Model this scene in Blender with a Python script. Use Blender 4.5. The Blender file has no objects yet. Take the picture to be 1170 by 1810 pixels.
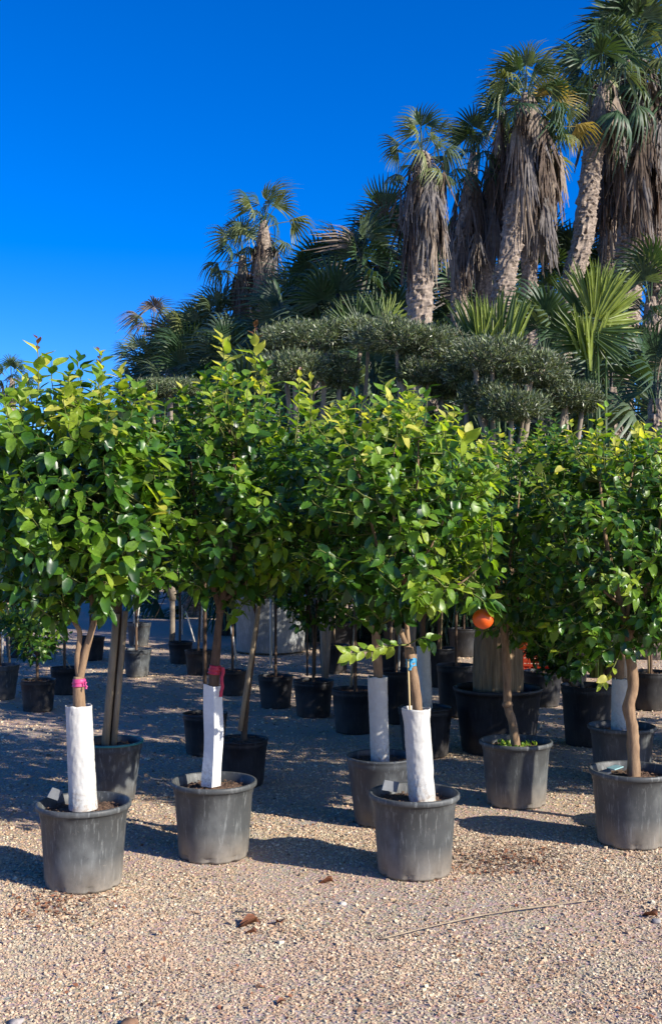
import bpy, math, random
import numpy as np
from mathutils import Vector, Matrix, noise

random.seed(7)
rng = np.random.default_rng(7)
sc = bpy.context.scene
C = sc.collection

# ------------------------------------------------------------------ camera
F = 1915.0
CAM_H = 1.6
PITCH = math.atan(55 / F)
cam_d = bpy.data.cameras.new("camera")
cam_d.sensor_fit = 'HORIZONTAL'
cam_d.sensor_width = 36
cam_d.lens = 36 * F / 1170
cam_d.clip_start = 0.05
cam_d.clip_end = 3000
cam = bpy.data.objects.new("camera", cam_d)
C.objects.link(cam)
cam.location = (0, 0, CAM_H)
cam.rotation_euler = (math.pi / 2 + PITCH, 0, 0)
sc.camera = cam

# ------------------------------------------------------------------ sky, sun, exposure
SUN_TO = Vector((0.66, -0.40, 0.40)).normalized()       # towards the sun
w = bpy.data.worlds.new("World"); sc.world = w; w.use_nodes = True
wn = w.node_tree; wn.nodes.clear()
sky = wn.nodes.new("ShaderNodeTexSky"); sky.sky_type = 'NISHITA'; sky.sun_disc = False
sky.sun_elevation = math.asin(SUN_TO.z)
sky.sun_rotation = math.atan2(SUN_TO.x, SUN_TO.y)
sky.altitude = 0; sky.air_density = 0.75; sky.dust_density = 0.45; sky.ozone_density = 4.5
hs = wn.nodes.new("ShaderNodeHueSaturation"); hs.inputs['Hue'].default_value = 0.516
hs.inputs['Saturation'].default_value = 1.36; hs.inputs['Value'].default_value = 1.14
bg = wn.nodes.new("ShaderNodeBackground"); bg.inputs['Strength'].default_value = 0.125
wo = wn.nodes.new("ShaderNodeOutputWorld")
wn.links.new(sky.outputs[0], hs.inputs['Color']); wn.links.new(hs.outputs[0], bg.inputs[0]); wn.links.new(bg.outputs[0], wo.inputs[0])
sun_d = bpy.data.lights.new("sun", 'SUN'); sun_d.energy = 5.0; sun_d.angle = math.radians(0.53)
sun_d.color = (1.0, 0.93, 0.82)
sun = bpy.data.objects.new("sun", sun_d); C.objects.link(sun)
sun.rotation_euler = SUN_TO.to_track_quat('Z', 'Y').to_euler(); sun.location = (6, -4, 6)
sc.view_settings.view_transform = 'Standard'; sc.view_settings.look = 'None'
sc.view_settings.exposure = 0.76; sc.view_settings.gamma = 1.0
sc.view_settings.use_curve_mapping = False
sc.cycles.max_bounces = 8; sc.cycles.transparent_max_bounces = 4

# ------------------------------------------------------------------ helpers
_cp, _sp = math.cos(PITCH), math.sin(PITCH)
def P(px, py, D):
    """the place at distance D (metres along +Y) that lies on the line of sight through px,py"""
    u = (px - 585) / F; v = (905 - py) / F
    dy = _cp - v * _sp; dz = _sp + v * _cp
    k = D / dy
    return Vector((u * k, D, CAM_H + dz * k))

def tag(o, label=None, cat=None, group=None, kind=None):
    if label: o['label'] = label
    if cat: o['category'] = cat
    if group: o['group'] = group
    if kind: o['kind'] = kind
    return o

def empty(name, loc, label, cat, group=None, rz=0):
    o = bpy.data.objects.new(name, None); C.objects.link(o)
    o.location = loc; o.rotation_euler = (0, 0, rz); o.empty_display_size = .1
    return tag(o, label, cat, group)

def link(name, me, parent=None, loc=None, mat4=None):
    o = bpy.data.objects.new(name, me); C.objects.link(o)
    if parent is not None: o.parent = parent
    if mat4 is not None: o.matrix_basis = mat4
    elif loc is not None: o.location = loc
    return o

def mesh_np(name, V, T, mats, midx=None, smooth=True):
    """mesh from numpy: V (n,3), T (m,3|4)"""
    me = bpy.data.meshes.new(name)
    V = np.asarray(V, dtype=np.float32); T = np.asarray(T, dtype=np.int32)
    k = T.shape[1]
    me.vertices.add(len(V)); me.vertices.foreach_set("co", V.ravel())
    me.loops.add(T.size); me.loops.foreach_set("vertex_index", T.ravel())
    me.polygons.add(len(T))
    me.polygons.foreach_set("loop_start", np.arange(0, T.size, k, dtype=np.int32))
    try: me.polygons.foreach_set("loop_total", np.full(len(T), k, dtype=np.int32))
    except Exception: pass
    me.polygons.foreach_set("use_smooth", np.full(len(T), smooth))
    for m in mats: me.materials.append(m)
    if midx is not None: me.polygons.foreach_set("material_index", np.asarray(midx, dtype=np.int32))
    me.update(calc_edges=True); me.validate()
    return me

class MB:
    """collects quads/tris of mixed size"""
    def __init__(s): s.v = []; s.f = []; s.m = []
    def add(s, vs, fs, m=0):
        b = len(s.v); s.v += [tuple(v) for v in vs]
        for f in fs: s.f.append(tuple(b + i for i in f)); s.m.append(m)
    def tube(s, pts, rad, n=8, cap=True, m=0, jag=0.0, seed=0):
        pts = [Vector(p) for p in pts]; k = len(pts); vs = []
        up = Vector((0.31, 0.95, 0.05)); 
        for i, p in enumerate(pts):
            t = (pts[min(i + 1, k - 1)] - pts[max(i - 1, 0)]).normalized()
            if abs(t.dot(up)) > .95: up = Vector((1, 0, 0.1))
            a = (up - t * t.dot(up)).normalized(); b = t.cross(a)
            up = a
            for j in range(n):
                th = 2 * math.pi * j / n
                r = rad[i] if not jag else rad[i] * (1 + jag * noise.noise(Vector((math.cos(th) * 1.5, math.sin(th) * 1.5, i * .55 + seed))))
                vs.append(p + (a * math.cos(th) + b * math.sin(th)) * r)
        fs = [(i * n + j, i * n + (j + 1) % n, (i + 1) * n + (j + 1) % n, (i + 1) * n + j) for i in range(k - 1) for j in range(n)]
        if cap: fs.append(tuple((k - 1) * n + j for j in range(n))); fs.append(tuple(reversed(range(n))))
        s.add(vs, fs, m)
    def box(s, c, d, rz=0, m=0, tilt=None):
        R = Matrix.Rotation(rz, 3, 'Z')
        if tilt: R = tilt.to_3x3() @ R
        vs = [Vector(c) + R @ Vector((x * d[0] / 2, y * d[1] / 2, z * d[2] / 2)) for x in (-1, 1) for y in (-1, 1) for z in (-1, 1)]
        s.add(vs, [(0, 1, 3, 2), (4, 6, 7, 5), (0, 4, 5, 1), (2, 3, 7, 6), (0, 2, 6, 4), (1, 5, 7, 3)], m)
    def mesh(s, name, mats, smooth=True):
        me = bpy.data.meshes.new(name); me.from_pydata(s.v, [], s.f)
        for m in (mats if isinstance(mats, (list, tuple)) else [mats]): me.materials.append(m)
        me.polygons.foreach_set("material_index", s.m)
        me.polygons.foreach_set("use_smooth", [smooth] * len(s.f))
        me.update(); return me

def smooth_path(pts, sub=5):
    """Catmull-Rom through pts"""
    pts = [Vector(p) for p in pts]; out = []
    for i in range(len(pts) - 1):
        p0 = pts[max(i - 1, 0)]; p1 = pts[i]; p2 = pts[i + 1]; p3 = pts[min(i + 2, len(pts) - 1)]
        for j in range(sub):
            t = j / sub
            out.append(.5 * ((2 * p1) + (p2 - p0) * t + (2 * p0 - 5 * p1 + 4 * p2 - p3) * t * t + (3 * p1 - p0 - 3 * p2 + p3) * t ** 3))
    out.append(pts[-1]); return out

def lerp(a, b, t): return a + (b - a) * t

# ------------------------------------------------------------------ materials
def new_mat(name):
    m = bpy.data.materials.new(name); m.use_nodes = True
    nt = m.node_tree; b = nt.nodes['Principled BSDF']
    return m, nt, b
def nd(nt, t, **kw):
    n = nt.nodes.new(t)
    for k, v in kw.items(): setattr(n, k, v)
    return n
def ramp(nt, stops, fac):
    r = nt.nodes.new("ShaderNodeValToRGB"); e = r.color_ramp.elements
    while len(e) < len(stops): e.new(.5)
    for i, (p, c) in enumerate(stops): e[i].position = p; e[i].color = (*c, 1)
    nt.links.new(fac, r.inputs[0]); return r.outputs[0]
def noise_tex(nt, scale, detail=4, rough=.6, coord='Object', vec_scale=None):
    tc = nt.nodes.new("ShaderNodeTexCoord"); n = nt.nodes.new("ShaderNodeTexNoise")
    n.inputs['Scale'].default_value = scale; n.inputs['Detail'].default_value = detail; n.inputs['Roughness'].default_value = rough
    src = tc.outputs[coord]
    if vec_scale:
        mp = nt.nodes.new("ShaderNodeMapping"); mp.inputs['Scale'].default_value = vec_scale
        nt.links.new(src, mp.inputs[0]); src = mp.outputs[0]
    nt.links.new(src, n.inputs['Vector']); return n.outputs['Fac']
def mixc(nt, a, b, fac, mode='MIX'):
    m = nt.nodes.new("ShaderNodeMix"); m.data_type = 'RGBA'; m.blend_type = mode
    for s, v in ((6, a), (7, b)):
        if isinstance(v, tuple): m.inputs[s].default_value = (*v, 1)
        else: nt.links.new(v, m.inputs[s])
    if isinstance(fac, (int, float)): m.inputs[0].default_value = fac
    else: nt.links.new(fac, m.inputs[0])
    return m.outputs[2]
def bump(nt, h, strength=.4, dist=.01, nrm=None):
    b = nt.nodes.new("ShaderNodeBump"); b.inputs['Strength'].default_value = strength; b.inputs['Distance'].default_value = dist
    nt.links.new(h, b.inputs['Height'])
    if nrm: nt.links.new(nrm, b.inputs['Normal'])
    return b.outputs[0]

def leaf_mat(name, col, trans=.35, rough=.38, tcol=None, spec=.5, var=.35):
    m, nt, b = new_mat(name)
    oi = nt.nodes.new("ShaderNodeObjectInfo")
    n = noise_tex(nt, 9.0, 3)
    dark = tuple(c * (1 - var) for c in col); lite = tuple(min(1, c * (1 + var)) for c in col)
    c = ramp(nt, [(.3, dark), (.7, lite)], n)
    b.inputs['Roughness'].default_value = rough
    b.inputs['Specular IOR Level'].default_value = spec
    nt.links.new(c, b.inputs['Base Color'])
    t = nt.nodes.new("ShaderNodeBsdfTranslucent")
    tc = tcol or (min(1, col[0] * 2.2 + .02), min(1, col[1] * 2.2), col[2] * .8)
    t.inputs[0].default_value = (*tc, 1)
    mx = nt.nodes.new("ShaderNodeMixShader"); mx.inputs[0].default_value = trans
    nt.links.new(b.outputs[0], mx.inputs[1]); nt.links.new(t.outputs[0], mx.inputs[2])
    nt.links.new(mx.outputs[0], nt.nodes['Material Output'].inputs[0])
    return m

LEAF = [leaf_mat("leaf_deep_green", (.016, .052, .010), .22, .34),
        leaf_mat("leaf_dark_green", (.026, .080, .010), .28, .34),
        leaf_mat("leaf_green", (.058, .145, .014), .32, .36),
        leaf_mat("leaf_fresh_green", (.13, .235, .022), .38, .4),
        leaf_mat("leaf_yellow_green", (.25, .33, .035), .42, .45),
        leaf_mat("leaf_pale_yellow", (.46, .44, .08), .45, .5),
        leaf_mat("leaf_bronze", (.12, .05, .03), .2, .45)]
PALM = [leaf_mat("palm_green", (.032, .070, .028), .18, .5),
        leaf_mat("palm_grey_green", (.080, .118, .062), .2, .5),
        leaf_mat("palm_olive", (.15, .175, .06), .25, .5),
        leaf_mat("palm_yellow", (.26, .19, .045), .25, .55)]
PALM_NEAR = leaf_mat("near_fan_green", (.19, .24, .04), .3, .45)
DEAD = [leaf_mat("dead_frond_tan", (.22, .175, .135), .1, .8, (.3, .2, .1), .1),
        leaf_mat("dead_frond_grey", (.15, .135, .125), .1, .85, (.2, .15, .1), .1),
        leaf_mat("dead_frond_brown", (.10, .075, .058), .1, .8, (.2, .1, .05), .1)]
OLIVE = [leaf_mat("olive_leaf_grey", (.17, .185, .12), .12, .36),
         leaf_mat("olive_leaf_green", (.06, .088, .042), .12, .5),
         leaf_mat("olive_leaf_bright", (.20, .25, .11), .2, .5)]

def bark_mat(name, a, b_, scale=30, stretch=(1, 1, .25), bstr=.5):
    m, nt, b = new_mat(name)
    n = noise_tex(nt, scale, 6, .7, vec_scale=stretch)
    nt.links.new(ramp(nt, [(.3, a), (.7, b_)], n), b.inputs['Base Color'])
    b.inputs['Roughness'].default_value = .85; b.inputs['Specular IOR Level'].default_value = .25
    nt.links.new(bump(nt, n, bstr, .006), b.inputs['Normal']); return m
M_BARK = bark_mat("citrus_bark", (.14, .085, .05), (.33, .22, .13), 40)
M_BARKD = bark_mat("dark_bark", (.055, .035, .024), (.15, .095, .06), 40)
M_TWIG = bark_mat("green_twig", (.07, .10, .025), (.16, .17, .05), 30)
M_PALMTRUNK = bark_mat("palm_bark", (.06, .045, .036), (.40, .32, .25), 13, (1, 1, 1.6), .9)
M_OLIVETRUNK = bark_mat("olive_bark", (.16, .13, .10), (.34, .28, .21), 14)
M_FIBRE = bark_mat("palm_fibre", (.10, .065, .035), (.34, .24, .14), 45, (1, 1, .06), 1.0)
M_STAKE = bark_mat("stake_wood", (.20, .15, .10), (.40, .32, .22), 30, (1, 1, .1), .3)
M_STAKEW = bark_mat("pale_stake", (.42, .40, .36), (.62, .60, .55), 30, (1, 1, .1), .2)
M_BAMBOO = bark_mat("bamboo", (.38, .28, .13), (.55, .42, .22), 20, (1, 1, .1), .2)

def pot_mat(name, lo, hi, dust, dust_amt=.55):
    m, nt, b = new_mat(name)
    n1 = noise_tex(nt, 5, 6, .65, vec_scale=(1, 1, .6)); n2 = noise_tex(nt, 60, 5, .7, vec_scale=(1, 1, .12))
    n3 = noise_tex(nt, 160, 3, .6)
    base = ramp(nt, [(.32, tuple(c * .8 for c in lo)), (.5, lo), (.66, hi)], n1)
    base = mixc(nt, base, tuple(c * .45 for c in lo), ramp(nt, [(.60, (0, 0, 0)), (.70, (.6,) * 3)], noise_tex(nt, 16, 6, .8)))
    base = mixc(nt, base, tuple(c * 1.7 for c in hi), ramp(nt, [(.55, (0, 0, 0)), (.66, (.7, .7, .7))], n2))
    base = mixc(nt, base, dust, ramp(nt, [(.62, (0, 0, 0)), (.68, (.6,) * 3)], noise_tex(nt, 38, 7, .85)))
    # splashed dust settles on the lower wall of a pot standing on gravel
    tc = nt.nodes.new("ShaderNodeTexCoord"); sx = nt.nodes.new("ShaderNodeSeparateXYZ")
    nt.links.new(tc.outputs['Object'], sx.inputs[0])
    mr = nt.nodes.new("ShaderNodeMapRange"); mr.inputs[1].default_value = .0; mr.inputs[2].default_value = .16
    mr.inputs[3].default_value = 1; mr.inputs[4].default_value = 0; nt.links.new(sx.outputs[2], mr.inputs[0])
    mul = nt.nodes.new("ShaderNodeMath"); mul.operation = 'MULTIPLY'; nt.links.new(mr.outputs[0], mul.inputs[0])
    nt.links.new(noise_tex(nt, 13, 6, .75), mul.inputs[1])
    m2 = nt.nodes.new("ShaderNodeMath"); m2.operation = 'MULTIPLY'; m2.inputs[1].default_value = dust_amt * 2
    nt.links.new(mul.outputs[0], m2.inputs[0]); m2.use_clamp = True
    base = mixc(nt, base, dust, m2.outputs[0])
    nt.links.new(base, b.inputs['Base Color'])
    nt.links.new(ramp(nt, [(.3, (.42,) * 3), (.7, (.68,) * 3)], n1), b.inputs['Roughness'])
    b.inputs['Specular IOR Level'].default_value = .4
    nt.links.new(bump(nt, n3, .12, .002), b.inputs['Normal']); return m
M_POT = pot_mat("weathered_grey_plastic", (.060, .064, .064), (.112, .118, .115), (.33, .28, .22))
M_POTB = pot_mat("black_plastic", (.012, .012, .014), (.028, .028, .03), (.16, .14, .12), .25)
M_POTM = pot_mat("dark_grey_plastic", (.05, .055, .06), (.10, .11, .115), (.25, .22, .18), .3)
M_TUB = pot_mat("pale_grey_tub", (.20, .21, .21), (.30, .31, .30), (.33, .28, .22), .4)

def soil_mat():
    m, nt, b = new_mat("potting_soil")
    n = noise_tex(nt, 70, 5, .7); n2 = noise_tex(nt, 12, 3)
    c = ramp(nt, [(.3, (.03, .018, .012)), (.5, (.10, .055, .035)), (.75, (.26, .17, .10))], n)
    c = mixc(nt, c, (.14, .10, .05), ramp(nt, [(.5, (0, 0, 0)), (.7, (.5,) * 3)], n2))
    nt.links.new(c, b.inputs['Base Color']); b.inputs['Roughness'].default_value = .95
    nt.links.new(bump(nt, n, 1, .01), b.inputs['Normal']); return m
M_SOIL = soil_mat()

def paper_mat(name, base, stain, amt):
    m, nt, b = new_mat(name)
    n = noise_tex(nt, 9, 5, .7); n2 = noise_tex(nt, 3.5, 3)
    c = mixc(nt, base, tuple(x * .78 for x in base), ramp(nt, [(.4, (0, 0, 0)), (.75, (1,) * 3)], n))
    c = mixc(nt, c, stain, ramp(nt, [(.60, (0, 0, 0)), (.72, (amt,) * 3)], n2))
    # mud splashed up from the soil at the foot of the wrap
    tc = nt.nodes.new("ShaderNodeTexCoord"); sx = nt.nodes.new("ShaderNodeSeparateXYZ"); nt.links.new(tc.outputs['Object'], sx.inputs[0])
    mr = nt.nodes.new("ShaderNodeMapRange"); mr.inputs[1].default_value = .33; mr.inputs[2].default_value = .50; mr.inputs[3].default_value = 1.0; mr.inputs[4].default_value = .12; nt.links.new(sx.outputs[2], mr.inputs[0])
    mu = nt.nodes.new("ShaderNodeMath"); mu.operation = 'MULTIPLY'; nt.links.new(mr.outputs[0], mu.inputs[0]); nt.links.new(ramp(nt, [(.48, (0, 0, 0)), (.62, (.9,) * 3)], noise_tex(nt, 55, 6, .75)), mu.inputs[1])
    c = mixc(nt, c, (.25, .18, .12), mu.outputs[0])
    nt.links.new(c, b.inputs['Base Color']); b.inputs['Roughness'].default_value = .6
    t = noise_tex(nt, 35, 4, .6); nt.links.new(bump(nt, t, .3, .004), b.inputs['Normal']); return m
M_PAPER = paper_mat("white_trunk_wrap", (.52, .51, .47), (.62, .38, .26), .4)
M_PAPER2 = paper_mat("white_trunk_wrap_clean", (.52, .51, .47), (.45, .52, .48), .5)
M_CORR = paper_mat("corrugated_white_board", (.70, .70, .67), (.5, .46, .4), .3)

def plain(name, col, rough=.5, spec=.4, var=.15, scale=20):
    m, nt, b = new_mat(name)
    n = noise_tex(nt, scale, 4)
    nt.links.new(ramp(nt, [(.3, tuple(c * (1 - var) for c in col)), (.7, tuple(min(1, c * (1 + var)) for c in col))], n), b.inputs['Base Color'])
    b.inputs['Roughness'].default_value = rough; b.inputs['Specular IOR Level'].default_value = spec; return m
M_PINK = plain("pink_tape", (.48, .05, .17)); M_RED = plain("red_tape", (.42, .02, .05)); M_BLUE = plain("blue_tape", (.02, .20, .36))
M_TEAL = plain("teal_band", (.03, .17, .18)); M_TAG = plain("grey_label", (.17, .18, .19))
M_TAGT = plain("pale_teal_label", (.30, .50, .48))
M_CRATE = plain("red_crate_plastic", (.45, .05, .02)); M_DRYLEAF = plain("dry_leaf_brown", (.22, .09, .045), .7, .3, .4, 60)
M_STONE = plain("brown_stone", (.20, .12, .075), .9, .2, .3, 40)

def fruit_mat():
    m, nt, b = new_mat("orange_peel")
    n = noise_tex(nt, 220, 2)
    b.inputs['Base Color'].default_value = (.62, .085, .004, 1); b.inputs['Roughness'].default_value = .42
    nt.links.new(bump(nt, n, .3, .002), b.inputs['Normal']); return m
M_FRUIT = fruit_mat()

# ground
def ground_mat():
    m, nt, b = new_mat("gravel_bed")
    n1 = noise_tex(nt, 95, 6, .75); n2 = noise_tex(nt, .9, 5, .6); n3 = noise_tex(nt, 5, 5, .65)
    tc = nt.nodes.new("ShaderNodeTexCoord")
    vo = nt.nodes.new("ShaderNodeTexVoronoi"); vo.inputs['Scale'].default_value = 75
    nt.links.new(tc.outputs['Object'], vo.inputs['Vector'])
    c = ramp(nt, [(.28, (.20, .145, .095)), (.48, (.40, .30, .205)), (.7, (.55, .43, .31))], n1)
    c = mixc(nt, c, (.46, .30, .22), ramp(nt, [(.42, (0, 0, 0)), (.62, (.5,) * 3)], n2))
    c = mixc(nt, c, (.36, .34, .30), ramp(nt, [(.5, (0, 0, 0)), (.75, (.55,) * 3)], n3))
    c = mixc(nt, c, vo.outputs['Color'], .10)
    nt.links.new(c, b.inputs['Base Color']); b.inputs['Roughness'].default_value = .95; b.inputs['Specular IOR Level'].default_value = .15
    bb = bump(nt, vo.outputs['Distance'], .6, .008); nt.links.new(bump(nt, n1, .6, .006, bb), b.inputs['Normal'])
    return m
def gravel_mat():
    m, nt, b = new_mat("loose_gravel")
    at = nt.nodes.new("ShaderNodeAttribute"); at.attribute_name = "tint"
    n = noise_tex(nt, 90, 3)
    c = mixc(nt, at.outputs['Color'], (.12, .09, .07), ramp(nt, [(.45, (0, 0, 0)), (.8, (.4,) * 3)], n))
    # dust of the yard: pinkish, greyish and pale patches a metre or so wide
    n2 = noise_tex(nt, .9, 5, .6); n3 = noise_tex(nt, 3.1, 5, .65)
    c = mixc(nt, c, (.44, .31, .215), ramp(nt, [(.45, (0, 0, 0)), (.62, (.5,) * 3)], n2))
    c = mixc(nt, c, (.44, .41, .30), ramp(nt, [(.50, (0, 0, 0)), (.68, (.6,) * 3)], n3))
    c = mixc(nt, c, (.20, .15, .10), ramp(nt, [(.60, (0, 0, 0)), (.74, (.55,) * 3)], noise_tex(nt, 2.1, 6, .7)))
    nt.links.new(c, b.inputs['Base Color']); b.inputs['Roughness'].default_value = .9; b.inputs['Specular IOR Level'].default_value = .2
    return m

def gz(x, y):
    """gentle unevenness of the ground (metres), works on numpy arrays"""
    h = .010 * np.sin(x * 1.7 + 1.3 * np.sin(y * .8)) + .008 * np.sin(y * 2.3 + x * 1.1) + .004 * np.sin(x * 7.1 + y * 4.7) - .012
    return h
xs = np.concatenate([[-900, -300, -100, -40, -20, -12], np.arange(-8, 8.01, .1), [12, 20, 40, 100, 300, 900]])
ys = np.concatenate([[-60, -20, -6, 0], np.arange(2, 18.01, .1), [22, 28, 36, 50, 80, 150, 400, 1500]])
GX, GY = np.meshgrid(xs, ys)
GV = np.stack([GX, GY, gz(GX, GY)], -1).reshape(-1, 3)
nx = len(xs); idx = np.arange(len(GV)).reshape(len(ys), nx)
GQ = np.stack([idx[:-1, :-1], idx[:-1, 1:], idx[1:, 1:], idx[1:, :-1]], -1).reshape(-1, 4)
g = link("ground", mesh_np("ground", GV, GQ, [ground_mat()]))
tag(g, "pinkish beige gravel yard stretching under the potted trees", None, None, "structure")

def gravel():
    # a handful of stone shapes, placed by numpy into one mesh of loose gravel
    base = np.array([(x, y, z) for x in (-1, 1) for y in (-1, 1) for z in (-1, 1)], float) * .58
    tri = np.array([(0, 1, 3), (0, 3, 2), (4, 6, 7), (4, 7, 5), (0, 4, 5), (0, 5, 1), (2, 3, 7), (2, 7, 6), (0, 2, 6), (0, 6, 4), (1, 5, 7), (1, 7, 3)])
    pts = []
    for (y0, y1, n, s0, s1) in ((3.1, 4.4, 40000, .0034, .0125), (4.4, 6.2, 48000, .004, .0135), (6.2, 9, 30000, .005, .016), (9, 17, 14000, .010, .022)):
        y = rng.uniform(y0, y1, n * 2); hw = .33 * y + .35
        x = rng.uniform(-1, 1, n * 2) * (.33 * y1 + .35)
        k = np.abs(x) < hw; x = x[k][:n]; y = y[k][:n]
        # gravel lies thicker in some patches, thin where it is trodden in
        d = np.sin(x * 2.1 + 3 * np.sin(y * 1.1)) + np.sin(y * 3.3 + x * 1.4) + rng.normal(0, .9, len(x))
        k = d > -1.3; x = x[k]; y = y[k]
        s = s0 + (s1 - s0) * rng.beta(1.3, 4.5, len(x)) ** 1.0
        big = rng.random(len(x)) < .010; s[big] *= 2.0
        pts.append(np.stack([x, y, s], 1))
    p = np.concatenate(pts); n = len(p)
    V = np.repeat(base[None], n, 0) * (1 + rng.uniform(-.42, .42, (n, 8, 3)))
    V *= rng.uniform(.6, 1.3, (n, 1, 3)) * np.array([1, 1, .62])
    a = rng.uniform(0, 6.283, n); ca, sa = np.cos(a), np.sin(a)
    t = rng.normal(0, .35, n); ct, st = np.cos(t), np.sin(t)
    X, Y, Z = V[..., 0], V[..., 1], V[..., 2]
    Y, Z = Y * ct[:, None] - Z * st[:, None], Y * st[:, None] + Z * ct[:, None]
    X, Y = X * ca[:, None] - Y * sa[:, None], X * sa[:, None] + Y * ca[:, None]
    V = np.stack([X, Y, Z], -1) * p[:, 2][:, None, None]
    V[..., 0] += p[:, 0][:, None]; V[..., 1] += p[:, 1][:, None]
    V[..., 2] += (gz(p[:, 0], p[:, 1]) + p[:, 2] * .22)[:, None]
    T = (tri[None] + (np.arange(n) * 8)[:, None, None]).reshape(-1, 3)
    me = mesh_np("gravel", V.reshape(-1, 3), T, [gravel_mat()], None, False)
    pal = np.array([(.56, .43, .33), (.48, .33, .245), (.62, .51, .40), (.40, .28, .21), (.68, .61, .52), (.31, .25, .21), (.55, .38, .29), (.76, .70, .60), (.15, .11, .09), (.46, .41, .35)])
    ci = rng.choice(len(pal), n, p=[.2, .15, .15, .12, .08, .06, .12, .03, .04, .05])
    col = pal[ci] * np.array([1.03, 1.0, .84]) * rng.uniform(.8, 1.15, (n, 1))
    col = np.clip(np.concatenate([col, np.ones((n, 1))], 1), 0, 1)
    at = me.attributes.new("tint", 'FLOAT_COLOR', 'POINT')
    at.data.foreach_set("color", np.repeat(col, 8, 0).astype(np.float32).ravel())
    o = link("gravel", me); tag(o, "loose pale pebbles and grit scattered over the yard", None, None, "stuff")
gravel()

# ------------------------------------------------------------------ leaf shapes
def leaf_template(curl=.25, fold=.18, wid=.50, wave=.0):
    st = [0, .10, .28, .5, .74, 1.0]
    hw = [.012, .016, .40, .5, .36, .0]
    V = []; 
    for i, (t, h) in enumerate(zip(st, hw)):
        h = h * wid; z = -curl * t * t + .04 * math.sin(t * 6)
        V += [(-h, t, z + fold * h * 2 + wave * math.sin(t * 9)), (0, t, z), (h, t, z + fold * h * 2 - wave * math.sin(t * 9 + 1))]
    T = []
    for i in range(5):
        for s in (0, 1):
            a = i * 3 + s; T += [(a, a + 1, a + 4), (a, a + 4, a + 3)]
    return np.array(V), np.array(T)
LT = [leaf_template(.12, .15, .54, .01), leaf_template(.30, .22, .48, .02), leaf_template(.5, .12, .56, -.015)]
LEAF_MESH = {}
for ti, (v, t) in enumerate(LT):
    for mi, m in enumerate(LEAF):
        LEAF_MESH[(ti, mi)] = mesh_np("leaf", v, t, [m])

def leaf_frames(d, n):
    """rotation matrices (k,3,3) whose columns are side, length axis, face normal"""
    d = d / np.linalg.norm(d, axis=1, keepdims=True)
    n = n - d * (n * d).sum(1, keepdims=True); n /= np.maximum(np.linalg.norm(n, axis=1, keepdims=True), 1e-6)
    s = np.cross(d, n)
    return np.stack([s, d, n], -1)

def scatter_mesh(name, tmpls, ti, pos, R, size, mats, mi):
    """all leaves that are not single objects, as real geometry in one mesh"""
    Vs = []; Ts = []; Ms = []; off = 0
    for k, (v, t) in enumerate(tmpls):
        q = np.where(ti == k)[0]
        if not len(q): continue
        A = np.einsum('nij,kj->nki', R[q], v) * size[q][:, None, None] + pos[q][:, None, :]
        T = (t[None] + (np.arange(len(q)) * len(v))[:, None, None]).reshape(-1, 3) + off
        off += len(q) * len(v); Vs.append(A.reshape(-1, 3)); Ts.append(T); Ms.append(np.repeat(mi[q], len(t)))
    return mesh_np(name, np.concatenate(Vs), np.concatenate(Ts), mats, np.concatenate(Ms))

# ------------------------------------------------------------------ pots
def lathe(prof, n=56, mod=None):
    V = []
    for i, (r, z) in enumerate(prof):
        for j in range(n):
            th = 2 * math.pi * j / n
            rr = mod(i, th, r, z) if mod else r
            V.append((rr * math.cos(th), rr * math.sin(th), z))
    Q = [(i * n + j, i * n + (j + 1) % n, (i + 1) * n + (j + 1) % n, (i + 1) * n + j) for i in range(len(prof) - 1) for j in range(n)]
    return V, Q
def pot_mesh(name, mat, R=.224, H=.385, rb=.176, soil=.335, lip=.018, rim_h=.026, n=56, feet=True, skew=0, out=False):
    rt = R - lip
    def wr(z): return rb + (rt - rb) * (z / H) ** .9
    prof = [(rb * .2, .008), (rb * .9, .004), (rb, 0), (rb + .003, .012), (rb + .004, .030), (wr(.036) + .002, .036), (wr(.12), .12), (wr(.22), .22),
            (wr(H - .062), H - .062), (wr(H - .056) + .004, H - .056), (wr(H - .03) + .005, H - .03), (R - .006, H - rim_h - .002), (R, H - rim_h + .004), (R, H - .005), (R - .004, H),
            (R - .013, H), (R - .017, H - .006), (wr(H - .04) - .006, H - .04), (wr(soil) - .006, soil - .02)]
    def mod(i, th, r, z):
        q = 1 + .006 * math.sin(2 * th + skew) * min(1, z / H * 1.5) + .004 * math.sin(3 * th + 1 + skew)
        if feet and 1 < i < 5 and (math.sin(th * 8 + skew) > .82): r -= .012
        return r * q
    V, Q = lathe(prof, n, mod)
    me = bpy.data.meshes.new(name); me.from_pydata(V, [], Q); me.materials.append(mat)
    me.polygons.foreach_set("use_smooth", [True] * len(Q)); me.update()
    return me
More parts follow.
